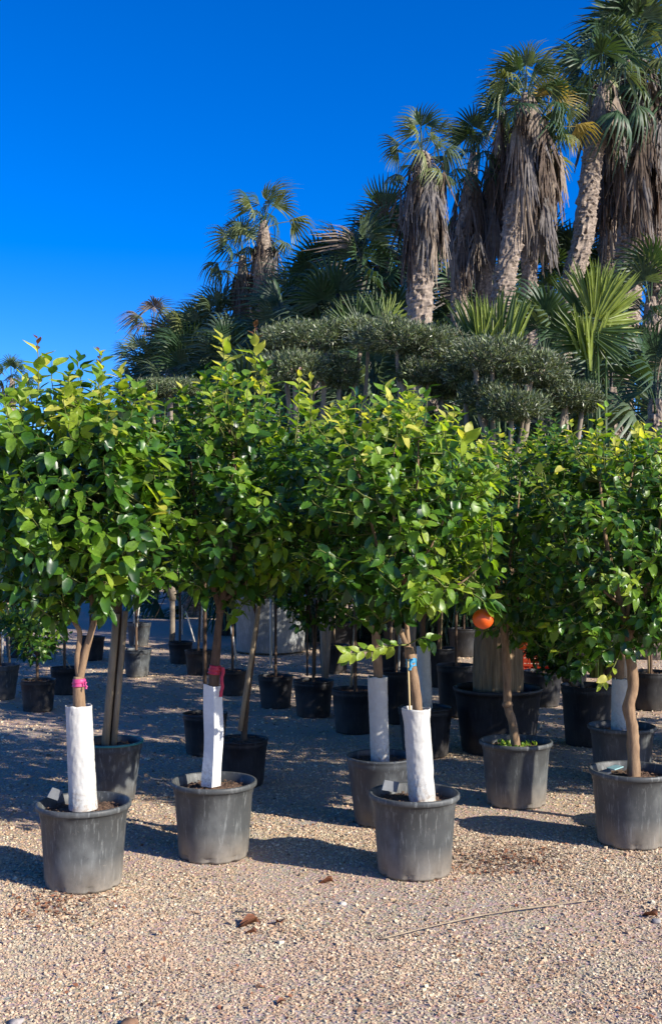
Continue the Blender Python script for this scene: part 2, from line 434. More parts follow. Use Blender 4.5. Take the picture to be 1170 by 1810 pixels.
def soil_mesh(R, z, seed=0, n=40, rings=9):
    V = [(0, 0, z + .012)]; 
    for i in range(1, rings + 1):
        for j in range(n):
            th = 2 * math.pi * j / n; r = R * i / rings
            h = .014 * noise.noise(Vector((r * 25 * math.cos(th), r * 25 * math.sin(th), seed))) + .012 * (1 - i / rings)
            V.append((r * math.cos(th), r * math.sin(th), z + h))
    Fc = [(0, 1 + j, 1 + (j + 1) % n) for j in range(n)]
    for i in range(rings - 1):
        for j in range(n):
            a = 1 + i * n + j; b = 1 + i * n + (j + 1) % n
            Fc.append((a, a + n, b + n, b))
    # crumbs and bark chips lying on the soil
    rr = random.Random(seed)
    for _ in range(130):
        th = rr.uniform(0, 6.28); r = R * math.sqrt(rr.random()) * .95; s = rr.uniform(.004, .012)
        c = Vector((r * math.cos(th), r * math.sin(th), z + .008)); a = rr.uniform(0, 3); b0 = len(V)
        for k in range(4): V.append(tuple(c + Vector((math.cos(a + k * 1.57) * s, math.sin(a + k * 1.57) * s * .6, rr.uniform(0, .006)))))
        V.append(tuple(c + Vector((0, 0, s * .9))))
        Fc += [(b0 + k, b0 + (k + 1) % 4, b0 + 4) for k in range(4)]
    me = bpy.data.meshes.new("soil"); me.from_pydata(V, [], Fc); me.materials.append(M_SOIL); me.update()
    return me
POT_GREY = [pot_mesh("pot", M_POT, skew=s) for s in (0, 1.1, 2.3)]
POT_BLACK = [pot_mesh("pot", M_POTB, R=.205, H=.36, rb=.165, soil=.32, lip=.006, rim_h=.012, n=40, skew=s) for s in (0, 2)]
POT_MID = pot_mesh("pot", M_POTM, R=.205, H=.38, rb=.150, soil=.335, lip=.006, rim_h=.014, n=48, skew=.5)

# ------------------------------------------------------------------ citrus trees
def crumple(V, amp, fr, seed):
    out = []
    for v in V:
        v = Vector(v); n = noise.noise(v * fr + Vector((seed, 0, 0))) + .5 * noise.noise(v * fr * 2.7 + Vector((0, seed, 0)))
        rad = Vector((v.x, v.y, 0)); rad = rad.normalized() if rad.length > 1e-5 else rad
        out.append(v + rad * n * amp)
    return out
def wrap_mesh(bot, top, r0, r1, mat, seed, flare=.0, amp=.007):
    """paper tube from bot to top (local), open at the top, with an inner wall"""
    n = 72; k = 56; ax = top - bot; V = []; Q = []
    for side in (0, 1):
        for i in range(k + 1):
            t = i / k; c = bot + ax * t
            r = lerp(r0, r1, t) + flare * max(0, t - .86) / .14 - side * .0025
            for j in range(n):
                th = 2 * math.pi * j / n
                q = Vector((math.cos(th) * 2.2, math.sin(th) * 2.2, t * 7 + seed))
                # diagonal creases
                cr = abs(math.sin(th * 1.5 + t * 6 + seed + 1.5 * noise.noise(q * .6)))
                rg = lambda s_: max(0, 1 - 7 * abs(noise.noise(q * s_ + Vector((0, t * 2.5, th * 0)))))
                d = amp * .5 * (.45 * noise.noise(q * .8) - .45 * rg(.9) - .35 * rg(1.9)) - amp * .25 * (1 - cr) ** 6
                edge = .008 * noise.noise(Vector((math.cos(th) * 2, math.sin(th) * 2, seed + 5))) if i == k else 0
                V.append(c + Vector((math.cos(th) * (r + d), math.sin(th) * (r + d), edge)))
        b = side * (k + 1) * n
        for i in range(k):
            for j in range(n):
                f = (b + i * n + j, b + i * n + (j + 1) % n, b + (i + 1) * n + (j + 1) % n, b + (i + 1) * n + j)
                Q.append(f if side == 0 else tuple(reversed(f)))
    b2 = (k + 1) * n
    for j in range(n): Q.append((k * n + j, k * n + (j + 1) % n, b2 + k * n + (j + 1) % n, b2 + k * n + j))
    me = bpy.data.meshes.new("trunk_wrap"); me.from_pydata([tuple(v) for v in V], [], Q); me.materials.append(mat)
    me.polygons.foreach_set("use_smooth", [True] * len(Q)); me.update(); return me

def grow(rs, limbs, cen, rad, n_twig, leaf_len, light=.3, droop=.25, spikes=(), lpt=(9, 15), low_cut=None, seedcol=0):
    """twigs inside an egg-shaped crown and the leaves on them. Returns twig paths and leaf arrays (local coords)."""
    lp = [p for l in limbs for p in l[len(l) // 4:]]
    lpn = np.array([tuple(p) for p in lp])
    twigs = []; LP = []; LD = []; LN = []; LS = []; LM = []; LTi = []
    golden = 2.39996
    def leaves_on(path, tone, count, length_scale=1.0, upright=0.0):
        # walk back from the tip
        tot = [0]
        for a, b in zip(path[:-1], path[1:]): tot.append(tot[-1] + (b - a).length)
        L = tot[-1]; ang = rs.uniform(0, 6.28)
        for k in range(count):
            s = L - k * rs.uniform(.019, .028)
            if s < L * .12: break
            i = max(j for j in range(len(tot)) if tot[j] <= s + 1e-9); i = min(i, len(path) - 2)
            p = path[i].lerp(path[i + 1], (s - tot[i]) / max(1e-6, tot[i + 1] - tot[i]))
            t = (path[i + 1] - path[i]).normalized()
            ang += golden; u = t.orthogonal().normalized(); v = t.cross(u)
            r = u * math.cos(ang) + v * math.sin(ang)
            tipness = max(0, 1 - k / 5)
            dr = droop * (1 - upright) * rs.uniform(.3, 1.6)
            d = (t * (.35 + .75 * tipness + .5 * upright) + r * .85 + Vector((0, 0, -dr)) + Vector((rs.gauss(0, .16), rs.gauss(0, .16), rs.gauss(0, .16)))).normalized()
            nrm = (t * .55 + Vector((.22, -.22, .8)) + Vector((rs.gauss(0, .35), rs.gauss(0, .35), rs.gauss(0, .3))))
            LP.append(tuple(p)); LD.append(tuple(d)); LN.append(tuple(nrm))
            young = .55 + .45 * min(1, (k + 1.5) / 3.5)
            LS.append(leaf_len * .90 * length_scale * rs.uniform(.72, 1.22) * young)
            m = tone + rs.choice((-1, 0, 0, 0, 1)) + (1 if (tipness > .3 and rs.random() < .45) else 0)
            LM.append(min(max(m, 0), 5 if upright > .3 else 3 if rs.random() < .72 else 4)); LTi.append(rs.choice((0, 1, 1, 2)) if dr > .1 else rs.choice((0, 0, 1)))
    for q in range(int(n_twig * 1.6)):
        while True:
            v = Vector((rs.uniform(-1, 1), rs.uniform(-1, 1), rs.uniform(-1, 1)))
            l = (abs(v.x) ** 2.4 + abs(v.y) ** 2.4 + abs(v.z) ** 2.4) ** (1 / 2.4)
            if l < 1 and rs.random() < .25 + .75 * l ** 1.6: break
        # lumpy outline
        lump = 1 + .16 * noise.noise(v * 1.7 + Vector((seedcol * 3.1, 0, 0)))
        tgt = cen + Vector((v.x * rad[0], v.y * rad[1], v.z * rad[2])) * lump
        dd = lpn - np.array(tuple(tgt)); dist = np.sqrt((dd ** 2).sum(1)) + np.maximum(0, dd[:, 2]) * 1.5
        s0 = lp[int(np.argmin(dist + rs.uniform(0, .02)))]
        mid = s0.lerp(tgt, .5) + Vector((v.x * .03, v.y * .03, -.03 * (1 - v.z)))
        out = Vector((v.x * .8, v.y * .8, .55 + v.z * .5)).normalized()
        end = tgt + out * rs.uniform(.02, .09) + (Vector((0, 0, rs.uniform(.02, .10))) if v.z > .62 else Vector((0, 0, 0)))
        path = smooth_path([s0, mid, tgt, end], 4)
        twigs.append((path, .004))
        hz = v.z
        pt = rs.random()
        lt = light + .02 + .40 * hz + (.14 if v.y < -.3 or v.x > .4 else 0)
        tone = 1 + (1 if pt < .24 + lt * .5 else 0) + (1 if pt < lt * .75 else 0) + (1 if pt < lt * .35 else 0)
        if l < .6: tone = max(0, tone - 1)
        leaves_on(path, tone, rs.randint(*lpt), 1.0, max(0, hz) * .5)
    for (base, tip, tone, cnt, ls, bronze) in spikes:
        path = smooth_path([base, base.lerp(tip, .5) + Vector((.012, 0, 0)), tip], 6)
        twigs.append((path, .0045)); n0 = len(LM)
        leaves_on(path, tone, cnt, ls, .9)
        if bronze:
            for j in range(n0, min(n0 + bronze, len(LM))): LM[j] = 6; LS[j] *= .6
    return twigs, np.array(LP), np.array(LD), np.array(LN), np.array(LS), np.array(LM), np.array(LTi)

def citrus(px, D, label, pot, trunk, limbs, crown, n_twig=120, leaf_len=.09, light=.3, droop=.25, spikes=(), single=300,
           tr_r=.028, seed=1, pot_scale=1.0, bark=None, soil_z=.335, cat="potted tree", group="potted citrus trees standing on the gravel", lpt=(9, 15), rz=0, base_y=None, zscale=1.0):
    """px: pot centre in photo x; trunk/limbs/crown given by photo points at this tree's distance D"""
    rs = random.Random(seed * 91 + 3)
    org = P(px, 1400, D); org.z = float(gz(org.x, org.y)) + .004
    t = empty("potted_citrus_tree", org, label, cat, group)
    L = lambda p: (P(p[0], p[1], D + (p[2] if len(p) > 2 else 0)) - org)
    po = link("pot", pot, t); po.scale = (pot_scale, pot_scale, pot_scale * zscale); po.rotation_euler.z = rs.uniform(0, 6)
    so = link("soil", soil_mesh(.197 * pot_scale, soil_z * pot_scale * zscale, seed), t)
    tp = [L(p) for p in trunk]; tp[0].z = min(tp[0].z, soil_z * pot_scale * zscale - .02)
    tpath = smooth_path(tp, 6); k = len(tpath)
    mb = MB(); mb.tube(tpath, [tr_r * lerp(1.15, .88, i / (k - 1)) * (1 + .12 * noise.noise(tpath[i] * 12)) for i in range(k)], 14, True, 0, .16, seed)
    link("trunk", mb.mesh("trunk", bark or M_BARK), t)
    lps = []
    for lm in limbs:
        pts = [L(p) for p in lm[1]]; path = smooth_path(pts, 5); kk = len(path); lps.append(path)
        mb = MB(); mb.tube(path, [lm[0] * lerp(1, .3, (i / (kk - 1)) ** .8) for i in range(kk)], 9, True, 0, .12, seed + 2)
        link("limb", mb.mesh("limb", bark or M_BARK), t)
    (cx, cy, wx, wy), dy = crown[:4], crown[4]
    cen = L((cx, cy)); s = D / F
    sp = [(L(a), L(b), tone, cnt, ls, br) for (a, b, tone, cnt, ls, br) in spikes]
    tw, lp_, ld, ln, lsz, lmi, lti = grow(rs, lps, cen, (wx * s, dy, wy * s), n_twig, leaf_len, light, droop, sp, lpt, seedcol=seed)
    mb = MB()
    for path, r in tw:
        path = path[::2] + ([path[-1]] if len(path) % 2 == 0 else []); kk = len(path)
        mb.tube(path, [r * lerp(1.2, .4, i / (kk - 1)) for i in range(kk)], 4, False)
    o = link("twig", mb.mesh("twig", M_TWIG), t); o['kind'] = 'stuff'
    R = leaf_frames(ld, ln)
    # the leaves that show largest: nearest the camera, inside the frame
    wpos = lp_ + np.array(tuple(org))
    u = (wpos[:, 0] / wpos[:, 1]) * F + 585
    score = wpos[:, 1] - .35 * lsz - .12 * np.abs(R[:, 1, 2]) + np.where((u < -15) | (u > 1185), 9, 0)
    order = np.argsort(score); sel = order[:single]; rest = order[single:]
    for i in sel:
        M = Matrix.Translation(Vector(lp_[i])) @ Matrix([list(map(float, row)) for row in R[i]]).to_4x4() @ Matrix.Scale(float(lsz[i]), 4)
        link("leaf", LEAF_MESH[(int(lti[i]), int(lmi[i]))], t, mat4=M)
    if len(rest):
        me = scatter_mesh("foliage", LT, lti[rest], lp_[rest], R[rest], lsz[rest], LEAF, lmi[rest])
        link("foliage", me, t)['kind'] = 'stuff'
    return t, org, L, rs

def add_leaf(t, pos, d, n, size, ti, mi):
    R = leaf_frames(np.array([tuple(d)]), np.array([tuple(n)]))[0]
    M = Matrix.Translation(pos) @ Matrix([list(map(float, r)) for r in R]).to_4x4() @ Matrix.Scale(size, 4)
    link("leaf", LEAF_MESH[(ti, mi)], t, mat4=M)

def tape(t, path, r, mat, name="tape", tail=None):
    mb = MB(); kk = len(path)
    path = smooth_path(path, 4); kk = len(path); mb.tube(path, [r * (1 + .05 * math.sin(i * 2.1)) for i in range(kk)], 14, True, 0, .25, path[0].x * 9)
    if tail:
        for a, b, wd in tail:
            n = 6; vs = []
            for i in range(n + 1):
                p = a.lerp(b, i / n) + Vector((.004 * math.sin(i * 2), -.003 * i / n, 0))
                vs += [p + Vector((-wd, 0, 0)), p + Vector((wd, -.003, 0)), p + Vector((wd, .0005, 0)), p + Vector((-wd, .0015, 0))]
            fs = []
            for i in range(n):
                for j in range(4): fs.append((i * 4 + j, i * 4 + (j + 1) % 4, i * 4 + 4 + (j + 1) % 4, i * 4 + 4 + j))
            mb.add(vs, fs)
    return link(name, mb.mesh(name, mat), next(c for c in t.children if c.name.split('.')[0] == 'trunk'))

def stake(t, a, b, r, mat, name="stake", n=8):
    mb = MB(); mb.tube([a, a.lerp(b, .5), b], [r, r * .95, r * .9], n); return link(name, mb.mesh(name, mat), t)

# --- front row -------------------------------------------------------------
# 1: forked trunk, crumpled wrap, pink tape
t, org, L, rs = citrus(149, 5.20, "potted citrus with forked trunk, pink tape and a wide crumpled white wrap", POT_GREY[0],
    [(147, 1420), (143, 1300), (140, 1240), (139, 1196)],
    [(.017, [(140, 1200), (137, 1160), (141, 1118), (126, 1085), (118, 1000), (90, 900), (60, 780)]),
     (.021, [(141, 1200), (152, 1150), (166, 1102), (178, 1060), (190, 960), (215, 850), (200, 740)]),
     (.012, [(170, 1095, .02), (150, 1000, .1), (140, 900, .15), (130, 760, .1)]),
     (.010, [(176, 1065), (215, 1020, -.05), (250, 960, -.12), (270, 900, -.1)])],
    (145, 882, 172, 192, .52), 200, .100, .32, .42,
    spikes=[((62, 740), (66, 600), 4, 11, 1.1, 3), ((165, 740), (176, 620), 4, 11, .8, 5), ((30, 760), (40, 668), 4, 9, .9, 0), ((205, 740), (214, 655), 4, 8, .9, 0),
            ((120, 760), (128, 672), 3, 9, .9, 0), ((225, 760), (262, 700), 4, 8, 1, 0), ((250, 930, -.2), (285, 880, -.3), 4, 7, 1.1, 0)], tr_r=.029, seed=1)
link("trunk_wrap", wrap_mesh(L((147, 1430)), L((139, 1247)),   .067, .062, M_PAPER, 3.0, .002, .008), t)
tape(t, [L((140, 1214)), L((139.6, 1207)), L((139.3, 1200))], .0305, M_PINK, tail=[(L((150, 1205, -.03)), L((153, 1218, -.035)), .006)])
lb = MB(); lb.box(L((97, 1404, -.02)), (.055, .006, .05), .5, tilt=Matrix.Rotation(.5, 4, 'Y')); link("plant_label", lb.mesh("plant_label", M_TAG, False), t)
# 2: narrow square guard, red tape
t, org, L, rs = citrus(378, 5.67, "potted citrus with narrow square white trunk guard and red tape", POT_GREY[1],
    [(373, 1380), (374.5, 1290), (377, 1210), (384, 1130), (390, 1075)],
    [(.030, [(377.5, 1216), (384, 1130), (390, 1075), (396, 1030)]), (.022, [(388, 1085), (398, 1040), (415, 980), (420, 880), (405, 760)]),
     (.017, [(390, 1080), (372, 1020), (350, 940), (340, 850), (330, 760)]),
     (.013, [(398, 1060), (430, 1035), (470, 990), (490, 920), (500, 830)]),
     (.010, [(380, 1040), (395, 980, -.1), (400, 900, -.2), (420, 800, -.15)])],
    (415, 872, 132, 190, .54), 145, .092, .28, .35,
    spikes=[((398, 740), (392, 600), 5, 16, 1.4, 0), ((446, 740), (450, 580), 5, 14, 1.25, 4), ((455, 740), (462, 640), 4, 9, 1, 0), ((330, 760), (322, 690), 4, 8, .9, 0),
            ((520, 790), (528, 655), 4, 13, 1, 2), ((355, 760), (362, 670), 3, 8, 1, 0)], tr_r=.0205, seed=2, bark=M_BARKD)
def square_guard(t, bot, top, w, mat, yaw):
    V = []; k = 14
    for s, ww in ((0, w / 2), (1, w / 2 - .003)):
        for i in range(k + 1):
            f = i / k; c = bot.lerp(top, f) + Vector((.008 * math.sin(f * 3.1), 0, 0))
            for j in range(4):
                a = yaw + j * math.pi / 2 + math.pi / 4
                q = 1 + .05 * math.sin(f * 9 + j)
                V.append(c + Vector((math.cos(a) * ww * 1.414 * q, math.sin(a) * ww * 1.2 * q, (.012 if (i == k and j == 1) else 0))))
    Q = []
    for s in (0, 1):
        b = s * (k + 1) * 4
        for i in range(k):
            for j in range(4):
                f = (b + i * 4 + j, b + i * 4 + (j + 1) % 4, b + i * 4 + 4 + (j + 1) % 4, b + i * 4 + 4 + j)
                Q.append(f if s == 0 else tuple(reversed(f)))
    b2 = (k + 1) * 4
    for j in range(4): Q.append((k * 4 + j, k * 4 + (j + 1) % 4, b2 + k * 4 + (j + 1) % 4, b2 + k * 4 + j))
    me = bpy.data.meshes.new("trunk_guard"); me.from_pydata([tuple(v) for v in V], [], Q); me.materials.append(mat); me.update()
    return link("trunk_guard", me, t)
square_guard(t, L((373, 1390)), L((376, 1213)), .071, M_CORR, .95)
tape(t, [L((378.5, 1192)), L((379.5, 1184)), L((380.5, 1176))], .0315, M_RED, tail=[(L((394, 1180, -.03)), L((391, 1232, -.035)), .009)])
# 3: blue tape, low shoot, orange
t, org, L, rs = citrus(732, 5.37, "potted citrus with blue tape, low side shoot and one big orange", POT_GREY[2],
    [(745, 1410), (741, 1300), (737, 1240), (728, 1180), (722, 1145)],
    [(.016, [(722, 1148), (705, 1110), (683, 1060), (674, 1000), (650, 900), (620, 790)]),
     (.013, [(722, 1148), (718, 1095), (714, 1040), (712, 980), (735, 880), (740, 760)]),
     (.011, [(714, 1030), (745, 990, -.1), (780, 930, -.12), (800, 840, -.1)]),
     (.010, [(678, 1040), (700, 960, -.15), (690, 860, -.25), (700, 780, -.2)]),
     (.009, [(714, 1060), (770, 1050, -.15), (815, 1030, -.22), (850, 1000, -.2)])],
    (705, 908, 172, 184, .54), 165, .090, .44, .3,
    spikes=[((682, 780), (684, 690), 4, 9, 1.3, 0), ((735, 790), (728, 712), 4, 10, 1, 0), ((800, 850, -.2), (822, 772, -.25), 4, 7, 1.5, 0), ((545, 780), (548, 672), 4, 11, 1, 0),
            ((600, 790), (615, 715), 4, 9, 1, 0), ((770, 800), (790, 735), 4, 9, 1, 0), ((640, 790), (655, 728), 4, 8, 1, 0)], tr_r=.025, seed=3)
link("trunk_wrap", wrap_mesh(L((747, 1424)), L((735, 1252)), .066, .066, M_PAPER2, 11.0, .007, .009), t)
stake(t, L((727, 1330, -.04)), L((721, 1165, -.035)), .005, M_BAMBOO)
tape(t, [L((727.5, 1178)), L((726.5, 1171)), L((725, 1163))], .0262, M_BLUE, tail=[(L((727, 1165, -.035)), L((725, 1185, -.04)), .008)])
lb = MB(); lb.box(L((690, 1390, .0)), (.085, .006, .05), .45, tilt=Matrix.Rotation(.25, 4, 'Y')); link("plant_label", lb.mesh("plant_label", M_TAG, False), t)
side = smooth_path([L((722, 1140, -.03)), L((690, 1142, -.12)), L((650, 1150, -.22)), L((612, 1158, -.3))], 6)
mb = MB(); mb.tube(side, [.005 * lerp(1, .5, i / (len(side) - 1)) for i in range(len(side))], 6); link("side_shoot", mb.mesh("side_shoot", M_TWIG), t)
for i in range(20):
    p = side[min(len(side) - 1, int(4 + i * .75))]; a = i * 2.4
    add_leaf(t, p, Vector((-.45, math.cos(a) * .5 - .2, math.sin(a) * .75 - .15)), Vector((.3, -.9, .6)), random.uniform(.055, .085), i % 3, (4, 3, 4, 2, 4)[i % 5])
side2 = smooth_path([L((724, 1138, -.03)), L((745, 1128, -.1)), L((760, 1132, -.14))], 5)
mb = MB(); mb.tube(side2, [.004] * len(side2), 6); link("side_shoot", mb.mesh("side_shoot", M_TWIG), t)
for i in range(8):
    a = i * 2.4; add_leaf(t, side2[min(len(side2) - 1, 3 + i)], Vector((.4, math.cos(a) * .5 - .2, math.sin(a) * .6 - .4)), Vector((.3, -.9, .6)), .075, i % 3, (3, 2, 3)[i % 3])
def sphere_mesh(name, r, mat, nu=28, nv=18):
    V = [(0, 0, -r)]; 
    for i in range(1, nv):
        ph = -math.pi / 2 + math.pi * i / nv
        for j in range(nu):
            th = 2 * math.pi * j / nu; q = 1 + .02 * math.sin(th * 3 + ph * 2)
            V.append((r * q * math.cos(ph) * math.cos(th), r * q * math.cos(ph) * math.sin(th), r * .95 * math.sin(ph)))
    V.append((0, 0, r * .9)); Fc = [(0, 1 + (j + 1) % nu, 1 + j) for j in range(nu)]
    for i in range(nv - 2):
        for j in range(nu): a = 1 + i * nu + j; b = 1 + i * nu + (j + 1) % nu; Fc.append((a, b, b + nu, a + nu))
    Fc += [(1 + (nv - 2) * nu + j, 1 + (nv - 2) * nu + (j + 1) % nu, len(V) - 1) for j in range(nu)]
    me = bpy.data.meshes.new(name); me.from_pydata(V, [], Fc); me.materials.append(mat)
    me.polygons.foreach_set("use_smooth", [True] * len(Fc)); me.update(); return me
FRUIT = sphere_mesh("orange", .050, M_FRUIT)
fp = L((854, 1094, -.30)); link("orange", FRUIT, t, loc=fp)
st = smooth_path([L((800, 1040, -.2)), L((835, 1050, -.27)), L((856, 1066, -.30)), fp + Vector((0, 0, .046))], 5)
mb = MB(); mb.tube(st, [.0045] * len(st), 6); link("fruit_stalk", mb.mesh("fruit_stalk", M_TWIG), t)
for i, (px, py, dx, dz, s, mi) in enumerate([(850, 1070, 1, -.25, .10, 2), (868, 1066, 1, -.30, .085, 1), (846, 1066, -1, -.2, .09, 3), (862, 1060, .8, .3, .08, 4), (838, 1055, -.6, .5, .09, 4),
                                             (826, 1050, .3, -1, .08, 3), (866, 1070, .15, -1, .055, 5), (820, 1040, .9, .3, .09, 3), (810, 1044, -.5, -.6, .09, 2), (852, 1062, .45, -.55, .095, 3), (846, 1060, -.5, -.7, .085, 2), (858, 1058, 1, -.5, .11, 2)]):
    add_leaf(t, L((px, py, -.34)), Vector((dx, -.2, dz)), Vector((.3, -.6, .9)), s, i % 3, mi)
# 4: curved bare trunk with weeds
t4, org4, L4, rs4 = citrus(912, 6.73, "potted citrus with bare curved brown trunk and weeds in its pot", POT_GREY[1],
    [(913, 1312), (905, 1275), (897, 1245), (896, 1190), (892, 1130), (886, 1080)],
    [(.017, [(888, 1095), (880, 1040), (878, 960), (885, 860)]), (.014, [(892, 1120), (915, 1060), (940, 990), (960, 880)]),
     (.012, [(890, 1090), (900, 1000, -.15), (915, 900, -.2), (920, 820, -.15)])],
    (925, 958, 145, 185, .55), 165, .078, .34, .3,
    spikes=[((900, 860), (895, 790), 5, 12, 1.1, 0), ((980, 860), (990, 790), 4, 11, 1.1, 0), ((940, 870), (1010, 800), 4, 10, 1.1, 0), ((870, 860), (868, 800), 4, 10, 1, 0)], tr_r=.0245, seed=4)
mb = MB(); 
cc = L4((897, 1246)); mb.tube([cc + Vector((0, 0, -.016)), cc, cc + Vector((0, 0, .016))], [.028, .035, .029], 12); link("graft_scar", mb.mesh("graft_scar", M_BARK), next(c for c in t4.children if c.name.split(".")[0] == "trunk"))
def weeds(t, c, R, n, seed):
    rr = np.random.default_rng(seed); th = rr.uniform(0, 6.28, n); r = R * np.sqrt(rr.random(n))
    pos = np.stack([c[0] + r * np.cos(th), c[1] + r * np.sin(th) * .8, np.full(n, c[2])], 1)
    d = rr.normal(0, .6, (n, 3)) + np.array([0, 0, .7]); nn = rr.normal(0, 1, (n, 3)) + np.array([0, -.5, .6])
    me = scatter_mesh("weed", LT, rr.integers(0, 3, n), pos, leaf_frames(d, nn), rr.uniform(.012, .035, n), LEAF, rr.choice([2, 3, 4], n))
    link("weed", me, t)['kind'] = 'stuff'
weeds(t4, (-.06, -.06, .34), .11, 260, 4); weeds(t4, (.02, .08, .34), .12, 120, 5)
# 5: right edge, bare trunk
t, org, L, rs = citrus(1116, 5.82, "potted citrus with thick bare brown trunk at the right edge", POT_GREY[0],
    [(1120, 1375), (1119, 1320), (1117, 1285), (1111, 1250), (1119, 1210), (1113, 1150), (1105, 1100)],
    [(.022, [(1107, 1110), (1090, 1040), (1070, 950), (1060, 850)]), (.018, [(1110, 1130), (1140, 1050), (1160, 960), (1180, 850)]),
     (.012, [(1108, 1100), (1115, 1010, -.15), (1110, 900, -.2), (1120, 820, -.15)]), (.010, [(1098, 1070), (1050, 1030, -.1), (1010, 980, -.1), (990, 920, -.1)])],
    (1080, 972, 158, 205, .55), 200, .080, .30, .42,
    spikes=[((1060, 840), (1045, 770), 5, 12, 1.1, 0), ((1120, 840), (1125, 762), 5, 12, 1.1, 0), ((1090, 840), (1080, 775), 4, 10, 1, 0), ((1165, 840), (1160, 765), 4, 12, 1.1, 0),
            ((1100, 1140, -.1), (1062, 1215, -.2), 4, 7, .9, 0)], tr_r=.030, seed=5)
lb = MB(); lb.box(L((1087, 1357, -.02)), (.055, .08, .005), .3, tilt=Matrix.Rotation(-.25, 4, 'Y')); link("plant_label", lb.mesh("plant_label", M_TAGT, False), t)
lb = MB(); lb.box(L((1068, 1366, -.02)), (.07, .09, .005), -.2, tilt=Matrix.Rotation(-.35, 4, 'Y')); link("plant_label", lb.mesh("plant_label", M_TAG, False), t)

# --- second row ------------------------------------------------------------
t, org, L, rs = citrus(1100, 7.3, "potted citrus with short white wrap directly behind the rightmost pot", POT_GREY[2],
    [(1094, 1290), (1094, 1240), (1096, 1190), (1100, 1120)],
    [(.018, [(1099, 1130), (1080, 1060), (1060, 960), (1050, 880)]), (.016, [(1099, 1130), (1130, 1050), (1150, 950), (1160, 860)])],
    (1095, 985, 120, 150, .4), 90, .085, .2, .3, single=150, tr_r=.026, seed=6)
link("trunk_wrap", wrap_mesh(L((1094, 1300)), L((1095, 1200)), .054, .052, M_PAPER2, 21.0, 0, .006), t)
t, org, L, rs = citrus(674, 6.30, "potted citrus with shaded grey-white wrap just behind the blue-taped tree", POT_MID,
    [(672, 1345), (670, 1250), (668, 1190), (664, 1120), (660, 1060)],
    [(.018, [(661, 1080), (640, 1000), (620, 900), (610, 800)]), (.016, [(663, 1100), (690, 1020), (700, 920), (690, 800)]), (.012, [(661, 1080), (600, 1010), (570, 930), (560, 830)])],
    (640, 880, 150, 170, .55), 150, .088, .25, .3, single=200, tr_r=.026, seed=7,
    spikes=[((580, 800), (585, 720), 4, 9, 1, 0)])
link("trunk_wrap", wrap_mesh(L((672, 1352)), L((667, 1196)), .054, .057, M_PAPER2, 31.0, .002, .006), t)
t, org, L, rs = citrus(196, 6.8, "potted citrus tied to a thick stake, pot with teal rim band behind the pink-taped tree", POT_MID,
    [(196, 1320), (197, 1250), (203, 1170), (208, 1090), (210, 1040)],
    [(.020, [(209, 1060), (190, 980), (170, 880), (160, 780)]), (.018, [(209, 1060), (240, 990), (260, 890), (270, 790)]), (.012, [(206, 1080), (160, 1030), (110, 980), (90, 900)])],
    (200, 880, 150, 165, .55), 140, .088, .26, .3, single=150, tr_r=.028, seed=8, bark=M_BARKD, pot_scale=.96)
stake(t, L((186, 1318, -.06)), L((206, 1085, -.06)), .026, M_STAKE); stake(t, L((201, 1318, -.05)), L((222, 1080, -.05)), .020, M_STAKE)
mb = MB(); n = 48
ring = lambda r, z: [Vector((r * math.cos(2 * math.pi * j / n), r * math.sin(2 * math.pi * j / n), z)) for j in range(n)]
h0 = .38 * .96
mb.add(ring(.1995, h0 - .010) + ring(.2005, h0 + .003) + ring(.186, h0 + .003) + ring(.186, h0 - .010), [(a * n + j, a * n + (j + 1) % n, ((a + 1) % 4) * n + (j + 1) % n, ((a + 1) % 4) * n + j) for a in range(4) for j in range(n)])
link("rim_band", mb.mesh("rim_band", M_TEAL), t)
t, org, L, rs = citrus(428, 7.35, "citrus with leaning grey stake in a black pot behind the square-guarded tree", POT_BLACK[0],
    [(430, 1290), (436, 1240), (446, 1160), (456, 1080)],
    [(.016, [(455, 1090), (470, 1000), (480, 900), (485, 800)]), (.014, [(455, 1090), (430, 1010), (410, 900), (400, 810)]), (.012, [(457, 1070), (500, 1000), (530, 900), (540, 820)])],
    (470, 880, 150, 155, .6), 150, .085, .2, .3, single=100, tr_r=.020, seed=9, bark=M_BARKD, pot_scale=.85)
stake(t, L((424, 1292, -.05)), L((461, 1050, -.05)), .018, M_STAKE)
t, org, L, rs = citrus(752, 8.2, "citrus with tall grey-white wrap half hidden behind the blue-taped trunk", POT_BLACK[1],
    [(752, 1270), (750, 1200), (748, 1140), (746, 1080)],
    [(.016, [(747, 1100), (730, 1020), (715, 930), (710, 850)]), (.014, [(747, 1100), (775, 1020), (790, 930), (800, 850)])],
    (752, 920, 160, 140, .6), 150, .085, .2, .3, single=60, tr_r=.022, seed=10, bark=M_BARKD)
link("trunk_wrap", wrap_mesh(L((753, 1262)), L((748, 1142)), .050, .052, M_PAPER2, 41.0, 0, .006), t)

citrus(-75, 6.1, "citrus crown entering at the left edge, its pot outside the frame", POT_GREY[2], [(-75, 1370), (-72, 1250), (-70, 1120)],
    [(.018, [(-70, 1130), (-100, 1000), (-110, 860)]), (.018, [(-70, 1130), (-40, 1000), (-20, 860)])],
    (-52, 890, 125, 190, .5), 150, .098, .35, .35, single=120, seed=70)
